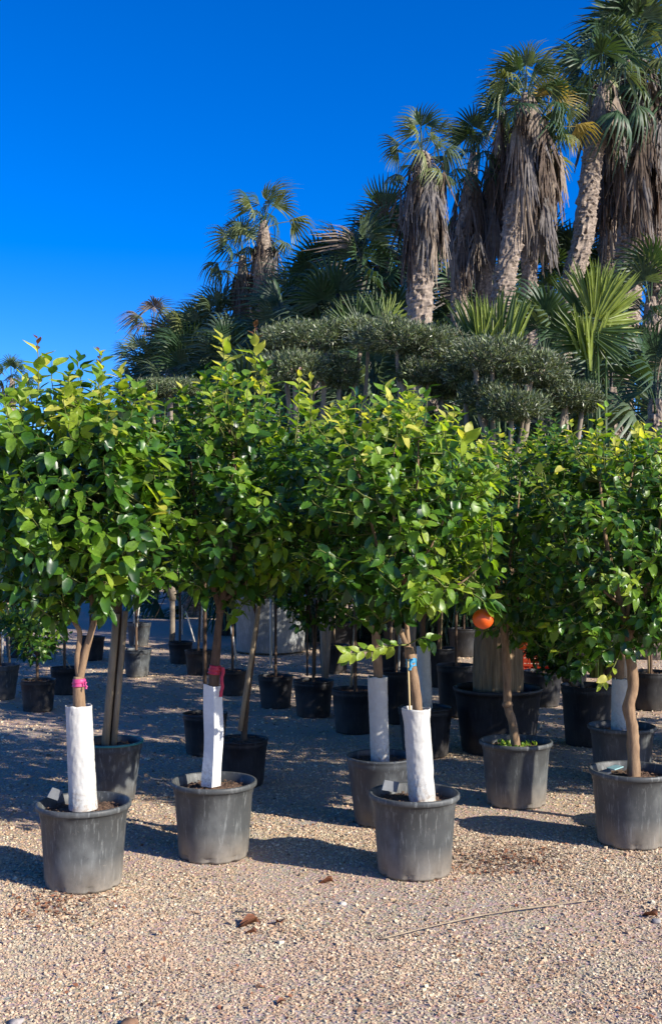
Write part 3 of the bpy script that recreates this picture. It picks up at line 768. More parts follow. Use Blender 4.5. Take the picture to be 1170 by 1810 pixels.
# --- further rows: black nursery pots with staked young trees --------------------------
BACK = "black nursery pots with staked young trees"
def young(px, D, label, dark=True, scale=.85, stakes=(), tree=True, lean=0, cw=108, ctop=780, cbot=1050, seed=20, sm=None, leafy=150, light=.2, zscale=1.0, tall=True):
    pot = POT_BLACK[seed % 2] if dark else POT_MID
    rim = P(px, 0, D).x
    H = .36 * scale
    # where the rim stands in the photo follows from distance; the trunk rises from the soil
    yr = 960 + (CAM_H - H) / D * F
    cy = (ctop + cbot) / 2
    t, org, L, rs = citrus(px, D, label, pot, [(px, yr + 6), (px + lean * .5, (yr + cbot) / 2), (px + lean, cbot - 10)],
        [(.012, [(px + lean, cbot), (px + lean - 18, cy + 30), (px + lean - 22, ctop + 30)]), (.012, [(px + lean, cbot), (px + lean + 20, cy + 30), (px + lean + 24, ctop + 30)])],
        (px + lean, cy, cw, (cbot - ctop) / 2, .55), leafy, .085, light, .3, single=0, tr_r=.014, seed=seed, bark=M_BARKD, pot_scale=scale, cat="nursery tree", group=BACK, zscale=zscale, soil_z=.32)
    t.name = "potted_young_tree"
    for (a, b, r, m) in stakes: stake(t, L(a), L(b), r, m)
    if not stakes and seed not in (21, 32):
        dx_ = (seed * 37 % 17) - 8; stake(t, L((px + dx_ * .6, yr + 6)), L((px + dx_ * 1.6, cbot - 15)), .012, (M_STAKEW, M_STAKE, M_BAMBOO)[seed % 3])
    return t
young(0, 11.2, "young tree in a grey pot cut by the left edge, two pale stakes", False, .92, [((4, 1172), (5, 1040), .013, M_STAKEW), ((17, 1172), (13, 1040), .012, M_STAKE)], seed=20, cw=80)
young(66, 10.4, "low bright green bushy tree in a black pot near the left edge", True, .82, [], cw=62, ctop=1035, cbot=1160, seed=21, leafy=60, light=.6)
young(114, 11.6, "young tree in a black pot partly behind the bushy low one", True, .78, [((106, 1150), (130, 1190), .008, M_STAKE)], seed=22)
young(241, 13.0, "young tree in a sunlit grey pot nearer of the two right of the stake", False, .85, [((238, 1140), (250, 1040), .010, M_STAKEW), ((243, 1140), (232, 1040), .008, M_STAKEW)], seed=23)
young(244, 17.0, "young tree in the farther grey pot seen above the sunlit one", False, .95, [((236, 1105), (238, 1060), .010, M_STAKEW)], seed=24, cbot=1040)
young(350, 13.3, "young tree in a black pot with one sunlit half left of the red-taped trunk", True, .82, [((344, 1135), (330, 1085), .010, M_STAKEW), ((356, 1135), (357, 1070), .012, M_STAKEW)], seed=25, lean=6)
young(318, 14.5, "young tree in a black pot tucked behind the half-sunlit pot", True, .8, [((322, 1122), (322, 1070), .010, M_STAKEW), ((340, 1122), (328, 1080), .010, M_STAKEW)], seed=26)
young(411, 11.6, "young tree with leaning white stake in small black pot beside the red tape", True, .72, [((418, 1170), (405, 1085), .014, M_STAKEW)], seed=27)
t = young(487, 10.7, "young tree with two tall pale stakes in a wide black pot", True, .86, [((479, 1180), (479, 990), .014, M_STAKEW), ((488, 1180), (483, 990), .012, M_STAKE)], seed=28, cbot=1010)
young(554, 10.1, "young drooping dark tree in a black pot in mid photo", True, .92, [((543, 1195), (543, 1060), .010, M_BARKD), ((556, 1195), (560, 1060), .010, M_BARKD)], seed=29, cbot=1115, ctop=830, leafy=170, cw=90)
young(628, 9.2, "young tree in a large black pot left of the shaded wrap", True, 1.0, [((620, 1215), (632, 1050), .014, M_STAKE)], seed=30)
young(362, 8.4, "young tree in a black pot hidden half behind the square white guard", True, .85, [], seed=31, cbot=1000)
young(806, 10.2, "young tree in a tall black pot left of the fibrous palm trunk", True, .88, [], seed=32, zscale=1.5)
young(700, 9.8, "young tree in a black pot between the two white wraps", True, 1.0, [], seed=33, zscale=1.3)
young(1038, 8.8, "young tree in a tall black pot between the two grey pots on the right", True, 1.02, [], seed=34, zscale=1.3, ctop=860, cbot=1205, lean=-42, cw=85, leafy=190)
young(1150, 10.5, "young tree in a black pot at the far right edge behind the crown", True, 1.0, [], seed=35)
young(960, 10.8, "young tree in a black pot right of the fibrous palm trunk", True, .95, [], seed=36)
young(590, 13.6, "farther young tree behind the drooping dark one", True, .95, [], seed=37)
young(160, 15.0, "farther young tree above the pink tape", True, .9, [((160, 1110), (160, 1060), .012, M_STAKEW)], seed=38)
young(30, 15.5, "farther young tree at the far left behind the pale stakes", True, .9, [], seed=39)
young(880, 14.0, "farther young tree above the curved bare trunk", True, .95, [], seed=40)
young(400, 19.0, "farthest young tree above the red tape", True, .95, [], seed=41, cbot=1035)
young(700, 16.0, "farther young tree behind the forked limbs of the blue-taped tree", True, .95, [], seed=42)
young(690, 12.6, "farther young tree in the gap right of the shaded grey wrap", True, 1.0, [], seed=43, zscale=1.2)
young(775, 12.2, "farther young tree just left of the hanging orange", True, 1.0, [], seed=44, zscale=1.2)
young(1010, 12.4, "farther young tree behind the tall black pot between two grey pots", True, 1.0, [], seed=45, zscale=1.2)
young(1095, 13.0, "farther young tree behind the thick bare trunk at right", True, 1.0, [], seed=46, zscale=1.2)
young(600, 16.5, "farthest young tree right of the drooping dark one", True, 1.1, [], seed=47)
young(820, 15.5, "farthest young tree left of the fibrous palm", True, 1.1, [], seed=48)
young(1060, 16.0, "farthest young tree near the right end of the rows", True, 1.1, [], seed=49)
# unseen trees added beyond the right edge, continuing the rows, to shade the yard
for k, (x, D) in enumerate(((2.25, 5.9), (3.15, 6.1), (4.1, 5.9), (5.1, 6.2), (2.75, 7.2), (3.7, 7.3), (4.8, 7.4), (3.2, 8.7), (4.4, 8.8), (3.9, 10.3), (5.2, 10.4), (6.0, 7.2))):
    px = 585 + x / D * F; k_ = D / 5.9
    q = lambda y: 960 + (y - 960) / k_
    citrus(px, D, "unseen grey-potted citrus added beyond the right edge to shade the yard", POT_GREY[k % 3], [(px, q(1375)), (px, q(1230)), (px, q(1120))],
        [(.018, [(px, q(1130)), (px - 30, q(1000)), (px - 40, q(880))]), (.018, [(px, q(1130)), (px + 30, q(1000)), (px + 40, q(880))])],
        (px, q(930), 150, 165, .45), 95, .095, .3, .3, single=0, seed=50 + k, group="unseen citrus trees added beyond the right edge for shade")

# --- potted palm with thick fibrous trunk, tub, crates --------------------------------
def fan_template(span=125, nseg=20, droop=.35, pet=.9, R=.8, cup=.18, tip=.35, seed=0, pw=.018):
    """palmate frond: petiole along +Y, folded blades that split from half way; one mesh"""
    rr = random.Random(seed); V = []; T = []
    def quad(a, b, c, d): T.extend([(a, b, c), (a, c, d)])
    # petiole (triangular section)
    pl = 5
    for i in range(pl + 1):
        t = i / pl; y = pet * t; z = .05 * math.sin(t * 3.1); w_ = pw * (1.4 - .7 * t)
        V += [(-w_, y, z), (w_, y, z), (0, y, z - w_)]
    for i in range(pl):
        for j in range(3): a = i * 3 + j; b = i * 3 + (j + 1) % 3; quad(a, b, b + 3, a + 3)
    z0 = .05 * math.sin(3.1)
    sp = math.radians(span)
    for k in range(nseg):
        th = -sp + 2 * sp * (k + .5) / nseg; dth = sp / nseg
        rl = R * (1 - .22 * (abs(th) / sp) ** 2) * rr.uniform(.9, 1.06)
        dr = droop * rr.uniform(.6, 1.5); b0 = len(V)
        kink = rr.uniform(.62, .85)
        for r, wf in ((.03, 1), (.45, 1), (.72, .62), (.88, .35), (1.0, .02)):
            hw = min(r, .5) * R * math.tan(dth) * wf * 1.04
            rad = rl * r
            zz = z0 - dr * (r ** 2.6) * R - cup * R * (abs(math.sin(th)) ** 2) * r + .06 * R * r
            if r > kink: zz -= tip * R * (r - kink) * rr.uniform(.5, 1.6); rad -= .25 * R * (r - kink) * tip
            cx, cy = math.sin(th) * rad, pet + math.cos(th) * rad
            ox, oy = math.cos(th) * hw, -math.sin(th) * hw
            V += [(cx - ox, cy - oy, zz - .35 * hw), (cx, cy, zz + .35 * hw), (cx + ox, cy + oy, zz - .35 * hw)]
        for i in range(4):
            for j in (0, 1): a = b0 + i * 3 + j; quad(a, a + 1, a + 4, a + 3)
    return np.array(V), np.array(T)
def dead_template(L=1.0, nseg=12, seed=0, out=.28):
    """withered frond hanging down along the trunk: petiole bends over, blades hang collapsed"""
    rr = random.Random(seed); V = []; T = []
    def quad(a, b, c, d): T.extend([(a, b, c), (a, c, d)])
    pts = [Vector((0, 0, 0)), Vector((0, out * .6, .02)), Vector((0, out, -.12)), Vector((0, out * 1.05, -.32))]
    for i, p in enumerate(pts):
        w_ = .022 * (1.2 - .2 * i); V += [(p.x - w_, p.y, p.z), (p.x + w_, p.y, p.z), (p.x, p.y - w_, p.z - w_)]
    for i in range(3):
        for j in range(3): a = i * 3 + j; b = i * 3 + (j + 1) % 3; quad(a, b, b + 3, a + 3)
    for k in range(nseg):
        f = (k + .5) / nseg * 2 - 1; b0 = len(V); ll = L * rr.uniform(.6, 1.1); dx = f * .2 + rr.gauss(0, .05); dyy = rr.gauss(0, .09)
        for r, wf in ((0, .3), (.25, 1), (.6, .8), (.85, .5), (1, .1)):
            x = dx * r ** .7 + rr.gauss(0, .012); y = out * 1.05 + dyy * r; z = -.30 - ll * r; hw = .026 * wf
            a = rr.uniform(-.6, .6)
            V += [(x - hw, y - hw * a, z), (x, y + .012, z), (x + hw, y + hw * a, z)]
        for i in range(4):
            for j in (0, 1): a = b0 + i * 3 + j; quad(a, a + 1, a + 4, a + 3)
    return np.array(V), np.array(T)
FAN = [fan_template(118, 20, .42, .8, .72, .35, .9, 1), fan_template(100, 18, .25, .75, .78, .5, .6, 2), fan_template(110, 18, .8, .8, .75, .5, 1.3, 3), fan_template(60, 14, .35, .7, .85, .7, .8, 4)]
FAN_MESH = {(i, j): mesh_np("frond", v, t_, [m]) for i, (v, t_) in enumerate(FAN) for j, m in enumerate(PALM)}
DEADT = [dead_template(1.0, 12, 1), dead_template(.8, 10, 2, .35), dead_template(1.2, 12, 3, .22)]
DEAD_MESH = {(i, j): mesh_np("dead_frond", v, t_, [m]) for i, (v, t_) in enumerate(DEADT) for j, m in enumerate(DEAD)}
DEADFAN_MESH = [mesh_np("dead_frond", FAN[2][0], FAN[2][1], [m]) for m in DEAD]

def frame_mat(pos, d, up, size):
    d = d.normalized(); n = (up - d * up.dot(d))
    n = n.normalized() if n.length > 1e-4 else d.orthogonal().normalized()
    s = d.cross(n); M = Matrix((s, d, n)).transposed().to_4x4()
    return Matrix.Translation(pos) @ M @ Matrix.Scale(size, 4)

def palm_trunk_mesh(path, r0, r1, seed, boots=1.0):
    """trunk with overlapping old leaf bases standing proud as a spiral of scales"""
    n = 30; pts = []; acc = [0]
    for a, b in zip(path[:-1], path[1:]): acc.append(acc[-1] + (b - a).length)
    L = acc[-1]; step = .035; k = int(L / step) + 2; V = []
    for i in range(k):
        s = min(L - 1e-4, i * L / (k - 1)); j = max(q for q in range(len(acc) - 1) if acc[q] <= s)
        p = path[j].lerp(path[j + 1], (s - acc[j]) / (acc[j + 1] - acc[j]))
        f = s / L; r = lerp(r0, r1, f) * (1 - .5 * max(0, 1 - (L - s) / .7))
        for q in range(n):
            th = 2 * math.pi * q / n
            row = s / (.10 + .02 * noise.noise(Vector((th, s, seed)))) + th / (2 * math.pi) * 3; ri = math.floor(row); fr = row - ri
            col = th / (2 * math.pi) * 8 + .5 * ri; cf = abs((col - math.floor(col)) - .5) * 2
            h = noise.cell(Vector((math.floor(col) % 8 + .5, ri + .5, seed)))
            d = boots * (.16 * fr * (1 - cf * .8) * (.15 + 1.3 * h) + .05 * noise.noise(Vector((math.cos(th) * 2, math.sin(th) * 2, s * 5 + seed))))
            rr = r * (1 + d)
            V.append((p.x + rr * math.cos(th), p.y + rr * math.sin(th), p.z))
    V = np.array(V); idx = np.arange(k * n).reshape(k, n)
    Q = np.stack([idx[:-1], np.roll(idx, -1, 1)[:-1], np.roll(idx, -1, 1)[1:], idx[1:]], -1).reshape(-1, 4)
    return mesh_np("trunk", V, Q, [M_PALMTRUNK], None, False)

PALM_D = {1: 17.5, 2: 21, 3: 20, 4: 20.6, 5: 21.2, 6: 23, 8: 26, 7: 24, 9: 27}   # the grove recedes to the right
def palm(path_px, D, r0, r1, label, n_live=22, size=.62, skirt=None, skirt_r=.42, n_dead=46, group="tall fan palms with dead frond skirts", seed=1, tones=(0, 1, 0, 0, 2, 1), el=(-35, 88), dead_top=0, name="palm_tree", cat="palm", dtones=(0, 1, 1, 2), fronds_along=0.0, dsize=1.0):
    """path_px: trunk from lowest known point up to the crown heart"""
    rs = random.Random(seed * 17 + 5)
    Dn = PALM_D.get(seed, D); k_ = Dn / D; D = Dn; r0 *= k_; r1 *= k_; size *= k_; skirt_r *= k_ * .86; dsize *= k_
    pts = [P(x, y, D) for x, y in path_px]
    base = pts[0].copy(); base.z = 0
    if pts[0].z > .3: pts = [base] + pts
    org = Vector((pts[0].x, pts[0].y, 0)); pts = [p - org for p in pts]; pts[0].z = -.03
    t = empty(name, org, label, cat, group)
    path = smooth_path(pts, 7)
    link("trunk", palm_trunk_mesh(path, r0, r1, seed, 1.9), t)
    top = path[-1]; axis = (path[-1] - path[-4]).normalized()
    def along(z):
        for a, b in zip(path[:-1], path[1:]):
            if b.z >= z: return a.lerp(b, (z - a.z) / max(1e-5, b.z - a.z))
        return path[-1]
    for i in range(n_live):
        az = i * 2.39996 + rs.uniform(-.35, .35)
        f = (i + .5) / n_live; e = math.radians(lerp(el[1], el[0], f ** 1.1) + rs.uniform(-9, 9))
        d = Vector((math.cos(az) * math.cos(e), math.sin(az) * math.cos(e), math.sin(e)))
        up = Vector((0, 0, 1)) if abs(e) < 1.3 else Vector((math.cos(az), math.sin(az), .2)) * -1
        pos = top + Vector((0, 0, -f * (.35 * size + fronds_along))) + d * r1 * .5
        k = 0 if f < .5 else 2
        k = rs.choice((0, 1, 3)) if f < .35 else rs.choice((0, 2, 2, 1))
        if k == 3 and f > .5: k = 0
        roll = Matrix.Rotation(rs.uniform(-.5, .5), 3, d)
        if rs.random() < dead_top: link("dead_frond", DEADFAN_MESH[rs.randrange(3)], t, mat4=frame_mat(pos, d, roll @ up, size * rs.uniform(.8, 1)))
        else: link("frond", FAN_MESH[(k, rs.choice(tones))], t, mat4=frame_mat(pos, d, roll @ up, size * rs.uniform(.82, 1.12)))
    if skirt:
        zt, zb = [P(0, y, D).z for y in skirt]
        for i in range(n_dead):
            f = (i + rs.random()) / n_dead; z = lerp(min(zt + .35, top.z - .05), zb + .75 * dsize, f); c = along(z)
            az = i * 2.39996 + rs.uniform(-.3, .3)
            sc_ = dsize * rs.uniform(.75, 1.15); o_ = r1 * .8
            rad = Vector((math.cos(az), math.sin(az), 0)); k = rs.randrange(3)
            want = skirt_r * lerp(.75, 1.0, min(1, f * 3)) * (1 - .35 * max(0, f - .7) / .3)
            pos = c + rad * max(.02, want - .3 * sc_)
            M = Matrix.Translation(pos) @ Matrix.Rotation(az - math.pi / 2 + rs.uniform(-.25, .25), 4, 'Z') @ Matrix.Rotation(rs.uniform(-.10, .14), 4, 'X') @ Matrix.Diagonal((sc_, sc_ * rs.uniform(.7, 1.1), sc_ * rs.uniform(.8, 1.15), 1))
            link("dead_frond", DEAD_MESH[(k, rs.choice(dtones))], t, mat4=M)
    return t, org, path

palm([(742, 960), (741, 600), (744, 480), (748, 300), (745, 268)], 21, .27, .22, "palm with broad tan skirt, standing alone left of the tall palm group", 20, .56, (300, 450), .44, 60, seed=1, tones=(0, 1, 1, 1, 2))
palm([(812, 960), (812, 500), (826, 380), (838, 270)], 25, .22, .18, "thin palm with drooping brown frond between the tan-skirted palm and the tall group", 14, .66, (330, 480), .42, 34, seed=2, dead_top=.25, tones=(0, 0, 1))
palm([(888, 960), (890, 540), (903, 440), (915, 320), (928, 205), (930, 165)], 20, .235, .17, "tall palm with ball-shaped top crown in the middle of the tall group", 22, .60, (185, 350), .28, 54, seed=3, dtones=(0, 2, 2, 1))
palm([(937, 960), (936, 560), (935, 420), (950, 300), (965, 215)], 20.8, .16, .14, "slim palm with yellowing frond right of the ball-topped palm", 12, .62, (225, 425), .34, 40, seed=4, tones=(1, 2, 3, 3), dtones=(0, 0, 1))
palm([(852, 960), (854, 540), (860, 420), (880, 300), (893, 215)], 21.4, .20, .16, "dark-skirted palm leaning behind the left side of the ball-topped palm", 14, .66, (270, 440), .40, 44, seed=5, dtones=(1, 1, 2))
palm([(985, 960), (990, 640), (1004, 520), (1030, 420), (1045, 300), (1062, 180), (1066, 150)], 19, .215, .16, "bare curved palm trunk leaning right without a skirt", 16, .75, (140, 200), .3, 10, seed=6, tones=(0, 0, 1))
palm([(1088, 960), (1092, 700), (1104, 540), (1118, 420), (1118, 250), (1112, 100)], 18, .29, .22, "largest palm with long dark skirt near the top right corner", 30, .84, (125, 385), .58, 84, seed=7, dtones=(1, 1, 2, 2))
palm([(1078, 960), (1076, 600), (1074, 450), (1080, 300), (1086, 190)], 21.5, .20, .16, "slim palm trunk behind the left of the largest palm", 12, .66, (240, 430), .34, 30, seed=8, dtones=(1, 2))
palm([(1168, 960), (1166, 600), (1164, 420), (1168, 260), (1178, 120)], 19.5, .22, .18, "palm with tan skirt cut by the right edge", 20, .8, (160, 400), .42, 44, seed=9, dtones=(0, 2, 1))
palm([(474, 960), (472, 600), (470, 500), (466, 400), (468, 392)], 30, .22, .19, "far palm with upright tuft and mauve-brown skirt above the square-guarded tree", 15, .80, (430, 590), .42, 40, seed=10, dtones=(0, 1, 2))
palm([(428, 960), (428, 600), (430, 510), (428, 452)], 31, .20, .18, "far palm with sideways drooping frond left of the tufted one", 14, .80, (470, 590), .38, 32, seed=11)
palm([(282, 960), (282, 640), (278, 590), (270, 572)], 38, .16, .14, "far sparse palm with upright withered fronds at the left of the palm grove", 9, .85, (600, 640), .3, 10, seed=12, dead_top=.5, el=(5, 88))
palm([(248, 960), (248, 700), (248, 645)], 36, .16, .14, "far low palm at the left end of the grove", 14, .78, (650, 690), .3, 10, seed=13, tones=(0, 1))
palm([(22, 960), (22, 700), (20, 668)], 46, .16, .14, "tiny distant palm at the left edge of the sky", 14, .75, (675, 700), .3, 8, seed=14)

# bushy palms that make up the dark grove
def bush(px, ytop, D, label, n=36, size=.95, along=1.5, seed=1, tones=(0, 0, 0, 1)):
    return palm([(px, 960), (px, ytop + 45)], D, .2, .17, label, n, size, None, 0, 0, "bushy dark green fan palms of the grove", seed, tones, (-50, 85), .04, "bushy_palm", "bushy palm", fronds_along=along)
BP = [
 (678, 375, 26, "tallest bushy palm directly left of the tan-skirted palm", 1.9),
 (640, 425, 25, "bushy palm left of and lower than the tallest bushy one", 1.8),
 (600, 445, 27, "bushy palm in the middle of the grove skyline", 1.8),
 (562, 470, 27, "bushy palm with a pointed upright top fan", 1.6),
 (520, 490, 28, "bushy palm just right of the far tufted palm", 1.5),
 (500, 545, 24, "low bushy palm right of the mauve-brown skirt", 1.4),
 (384, 535, 31, "bushy palm with upright light fans left of the far drooping palm", 1.4),
 (345, 560, 31, "bushy palm in the middle of the left slope of the grove", 1.4),
 (308, 585, 32, "bushy palm next to the sparse withered palm", 1.3),
 (268, 625, 33, "low bushy palm under the sparse withered palm", 1.2),
 (330, 625, 27, "lower dark bushy palm on the left slope", 1.5),
 (400, 605, 26, "lower dark bushy palm behind the tallest yellow shoot", 1.5),
 (590, 520, 23, "dark bushy palm above the olive pads in mid photo", 1.5),
 (720, 470, 28, "bushy palm hidden behind the tan-skirted trunk", 2.2),
 (790, 430, 27, "bushy palm filling the gap right of the tan skirt", 2.2),
 (826, 500, 24, "dark bushy palm left of the tall group trunks", 1.6),
 (965, 425, 27, "bushy palm seen between the tall group trunks and the curved trunk", 2.2),
 (1010, 430, 27, "bushy palm behind the curved trunk", 2.2),
 (1045, 480, 27, "bushy palm behind the big fan, left of the largest trunk", 1.8),
 (1150, 480, 20, "very dark bushy palm at the right edge below the skirts", 1.5),
 (960, 570, 18, "low dark bushy palm behind the cloud-pruned olives on the right", 1.4),
 (880, 560, 22, "low bushy palm behind the striped upright fan", 1.4),
 (690, 560, 22, "low bushy palm behind the olive pads under the tan-skirted palm", 1.3),
 (560, 620, 19, "low dark bushy palm between the olive trunks in mid photo", 1.3),
 (760, 650, 18, "low dark bushy palm behind the right olive pads", 1.3),
 (660, 660, 18, "low dark bushy palm between olive trunks", 1.2),
 (1080, 640, 17, "low bushy palm among the largest palm's lower trunk", 1.3),
 (1160, 660, 15, "low bushy palm at the right edge above the citrus", 1.2),
 (860, 720, 17, "lowest bushy palm behind the right olive", 1.1),
 (450, 680, 22, "low bushy palm behind the bronze-tipped shoot", 1.2),
 (350, 700, 24, "low bushy palm behind the small far olive pad", 1.2),
 (1010, 720, 18, "low bushy palm behind the rightmost olive pad", 1.1),
]
for i, (px, yt, D, where) in enumerate(((455, 925, 19.5, "behind the pale tub"), (570, 915, 18, "behind the drooping dark young tree"), (680, 930, 17.5, "behind the limbs of the blue-taped tree"), (770, 915, 18, "left of the fibrous palm trunk"),
        (850, 930, 17.2, "straight behind the fibrous palm trunk"), (930, 915, 17.6, "above the red crate right of the fibrous trunk"), (1030, 925, 17, "behind the tall black pot on the right"), (1120, 920, 17.5, "behind the bare thick trunk at the right"), (340, 940, 24, "far back left of the tub"))):
    BP.append((px, yt, D, "ground-hugging bushy palm " + where, .9))
for i, (px, yt, D, lab, al) in enumerate(BP):
    bush(px, yt, D, lab, 38 if i < 22 else 30, (.95 if D > 20 else .8), al, 60 + i, (0, 0, 0, 1) if i not in (4, 6, 7) else (0, 1, 1, 2))

# near fans: upright blades of young fan palms
def stiff_fan(n, spread, Lb, seed, wd=.012, base=.12):
    rr = random.Random(seed); V = []; T = []
    for k in range(n):
        th = math.radians(lerp(-spread, spread, (k + .5) / n)) + rr.gauss(0, .03); b0 = len(V); ll = Lb * rr.uniform(.78, 1.05) * (1 - .12 * abs(th)); tip = rr.uniform(-.05, .12); yb = rr.gauss(0, .05)
        for r, wf in ((.02, .5), (.4, 1), (.75, .7), (1, .03)):
            hw = wd * wf * 1.6; x = math.sin(th) * ll * r + th * base + math.copysign(tip, th) * r ** 3 * .6; z = math.cos(th) * ll * r - abs(tip) * .5 * r ** 4; y = yb * r
            ox, oz = math.cos(th) * hw, -math.sin(th) * hw
            V += [(x - ox, y - hw * .6, z - oz), (x, y + hw * .3, z), (x + ox, y - hw * .6, z + oz)]
        for i in range(3):
            for j in (0, 1): a = b0 + i * 3 + j; T += [(a, a + 1, a + 4), (a, a + 4, a + 3)]
    return np.array(V), np.array(T)
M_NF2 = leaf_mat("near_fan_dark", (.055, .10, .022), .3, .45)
def near_fan(px, py, D, fans, label, base, seed):
    org = P(px, py, D); org.z = 0
    t = empty("young_fan_palm", org, label, "fan palm", "young fan palms with bright upright blades")
    h = P(px, py, D).z
    mb = MB()
    for k in range(7):
        a = k * .9; b = Vector((math.cos(a) * .06, math.sin(a) * .06, 0)); tp = Vector((math.cos(a) * .10 + (k - 3) * .02, math.sin(a) * .1, h * random.uniform(.85, 1)))
        mb.tube([b, b.lerp(tp, .5) + Vector((.03, 0, 0)), tp], [.028, .022, .012], 6)
    link("stem", mb.mesh("stem", M_NF2), t)
    for i, (dx, dz, n, spread, Lb, tilt, yaw, bright) in enumerate(fans):
        v, tt = stiff_fan(n, spread, Lb, seed + i, base=base)
        M = Matrix.Translation(Vector((dx, random.uniform(-.1, .1), h + dz))) @ Matrix.Rotation(yaw, 4, 'Z') @ Matrix.Rotation(tilt, 4, 'Y') @ Matrix.Rotation(random.uniform(-.15, .25), 4, 'X')
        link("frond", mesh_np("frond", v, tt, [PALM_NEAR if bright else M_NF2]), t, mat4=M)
    return t
near_fan(872, 612, 12.6, [(0, -.05, 34, 20, .72, 0, 0, 1), (.02, -.02, 22, 18, .66, .06, .3, 1), (-.05, -.0, 22, 22, .68, -.12, -.3, 0), (-.1, -.2, 14, 30, .5, -.9, 0, 1), (.1, -.25, 16, 30, .5, .9, .2, 1)], "young fan palm with one upright striped green fan above the olive", .75, 1)
near_fan(1050, 565, 13, [(0, .05, 30, 34, .74, .12, 0, 1), (.05, 0, 26, 32, .76, .32, .3, 1), (-.05, .05, 22, 30, .70, -.1, -.3, 0), (.1, 0, 16, 28, .6, 1.2, .2, 1), (-.1, -.5, 18, 22, .75, -.05, .2, 1), (-.05, -.65, 18, 18, .8, .15, .6, 1), (.0, -.2, 14, 30, .6, 2.0, 0, 0), (-.1, -.25, 14, 30, .6, -1.3, 0, 0)], "young fan palm with the biggest bright fan in front of the palm trunks", .15, 31)
near_fan(640, 560, 20, [(-.1, 0, 16, 60, .62, -.3, 0, 0), (.3, .0, 16, 60, .6, .4, .2, 0), (.5, -.1, 16, 60, .6, .9, .2, 1), (-.3, -.1, 12, 40, .5, -1.2, .3, 0)], "young fan palm with splayed narrow blades left of the tan-skirted trunk", .1, 61)

# potted palm with fibrous trunk
org = P(880, 1337, 8.35); org.z = float(gz(org.x, org.y))
t = empty("potted_palm", org, "stout potted palm with shaggy tan fibrous trunk behind the curved citrus", "potted palm")
link("pot", pot_mesh("pot", M_POTB, R=.34, H=.50, rb=.27, soil=.44, lip=.01, rim_h=.03, n=56, skew=.3), t)
link("soil", soil_mesh(.315, .44, 77), t)
V = []; n = 72; k = 40
for i in range(k):
    f = i / (k - 1); r = .150 + .035 * (1 - f) ** 2 + .02 * math.sin(f * 5)
    for j in range(n):
        th = 2 * math.pi * j / n
        fib = .018 * noise.noise(Vector((math.cos(th) * 16, math.sin(th) * 16, f * 1.2))) + .012 * noise.noise(Vector((math.cos(th) * 5, math.sin(th) * 5, f * 6)))
        V.append(((r + fib) * math.cos(th), (r + fib) * math.sin(th), .42 + f * 1.0))
idx = np.arange(k * n).reshape(k, n)
Q = np.stack([idx[:-1], np.roll(idx, -1, 1)[:-1], np.roll(idx, -1, 1)[1:], idx[1:]], -1).reshape(-1, 4)
link("trunk", mesh_np("trunk", np.array(V), Q, [M_FIBRE]), t)
for i in range(16):
    az = i * 2.4; e = math.radians(75 - i * 5)
    link("frond", FAN_MESH[(i % 3, 0)], t, mat4=frame_mat(Vector((0, 0, 1.4)), Vector((math.cos(az) * math.cos(e), math.sin(az) * math.cos(e), math.sin(e))), Vector((0, 0, 1)), .36))

# pale round tub
org = P(478, 1150, 16.2); org.z = 0
t = empty("round_tub", org, "large pale grey round tub on sunlit gravel behind the tall pale stakes", "tub")
link("tub_wall", pot_mesh("tub_wall", M_TUB, R=.55, H=.82, rb=.50, soil=.70, lip=.02, rim_h=.05, n=64, feet=False), t)
link("soil", soil_mesh(.50, .70, 5), t)
# red crates
def crate(px, py, D, label, w=.5, d=.35, h=.22, rz=.2):
    o = P(px, py, D); o.z = .0
    t = empty("plastic_crate", o, label, "crate", "red plastic crates far back between the rows", rz)
    mb = MB(); mb.box((0, 0, .012), (w, d, .014)); link("crate_bottom", mb.mesh("crate_bottom", M_CRATE, False), t)
    for (cx, cy, sx, sy) in ((0, d / 2, w, .012), (0, -d / 2, w, .012), (w / 2, 0, .012, d - .03), (-w / 2, 0, .012, d - .03)):
        mb = MB()
        for i in range(4): mb.box((cx, cy, .035 + i * (h - .04) / 3), (sx, sy, .028))
        m_ = 6
        for i in range(m_):
            f = (i / (m_ - 1) - .5) * .94
            mb.box((cx + (f * sx if sx > sy else 0), cy + (f * sy if sy > sx else 0), h / 2 + .01), (.018 if sx > sy else .008, .018 if sy > sx else .008, h - .03))
        link("side_panel", mb.mesh("side_panel", M_CRATE, False), t)
crate(628, 1098, 20, "red crate lying far back above the shaded wrap", .7, .5, .2)
crate(945, 1165, 13.5, "red crate right of the fibrous palm trunk", .42, .36, .24, -.3)
# two more oranges low in the crowns
link("orange", FRUIT, t4, loc=L4((923, 1140, .3))).scale = (.7, .7, .7)

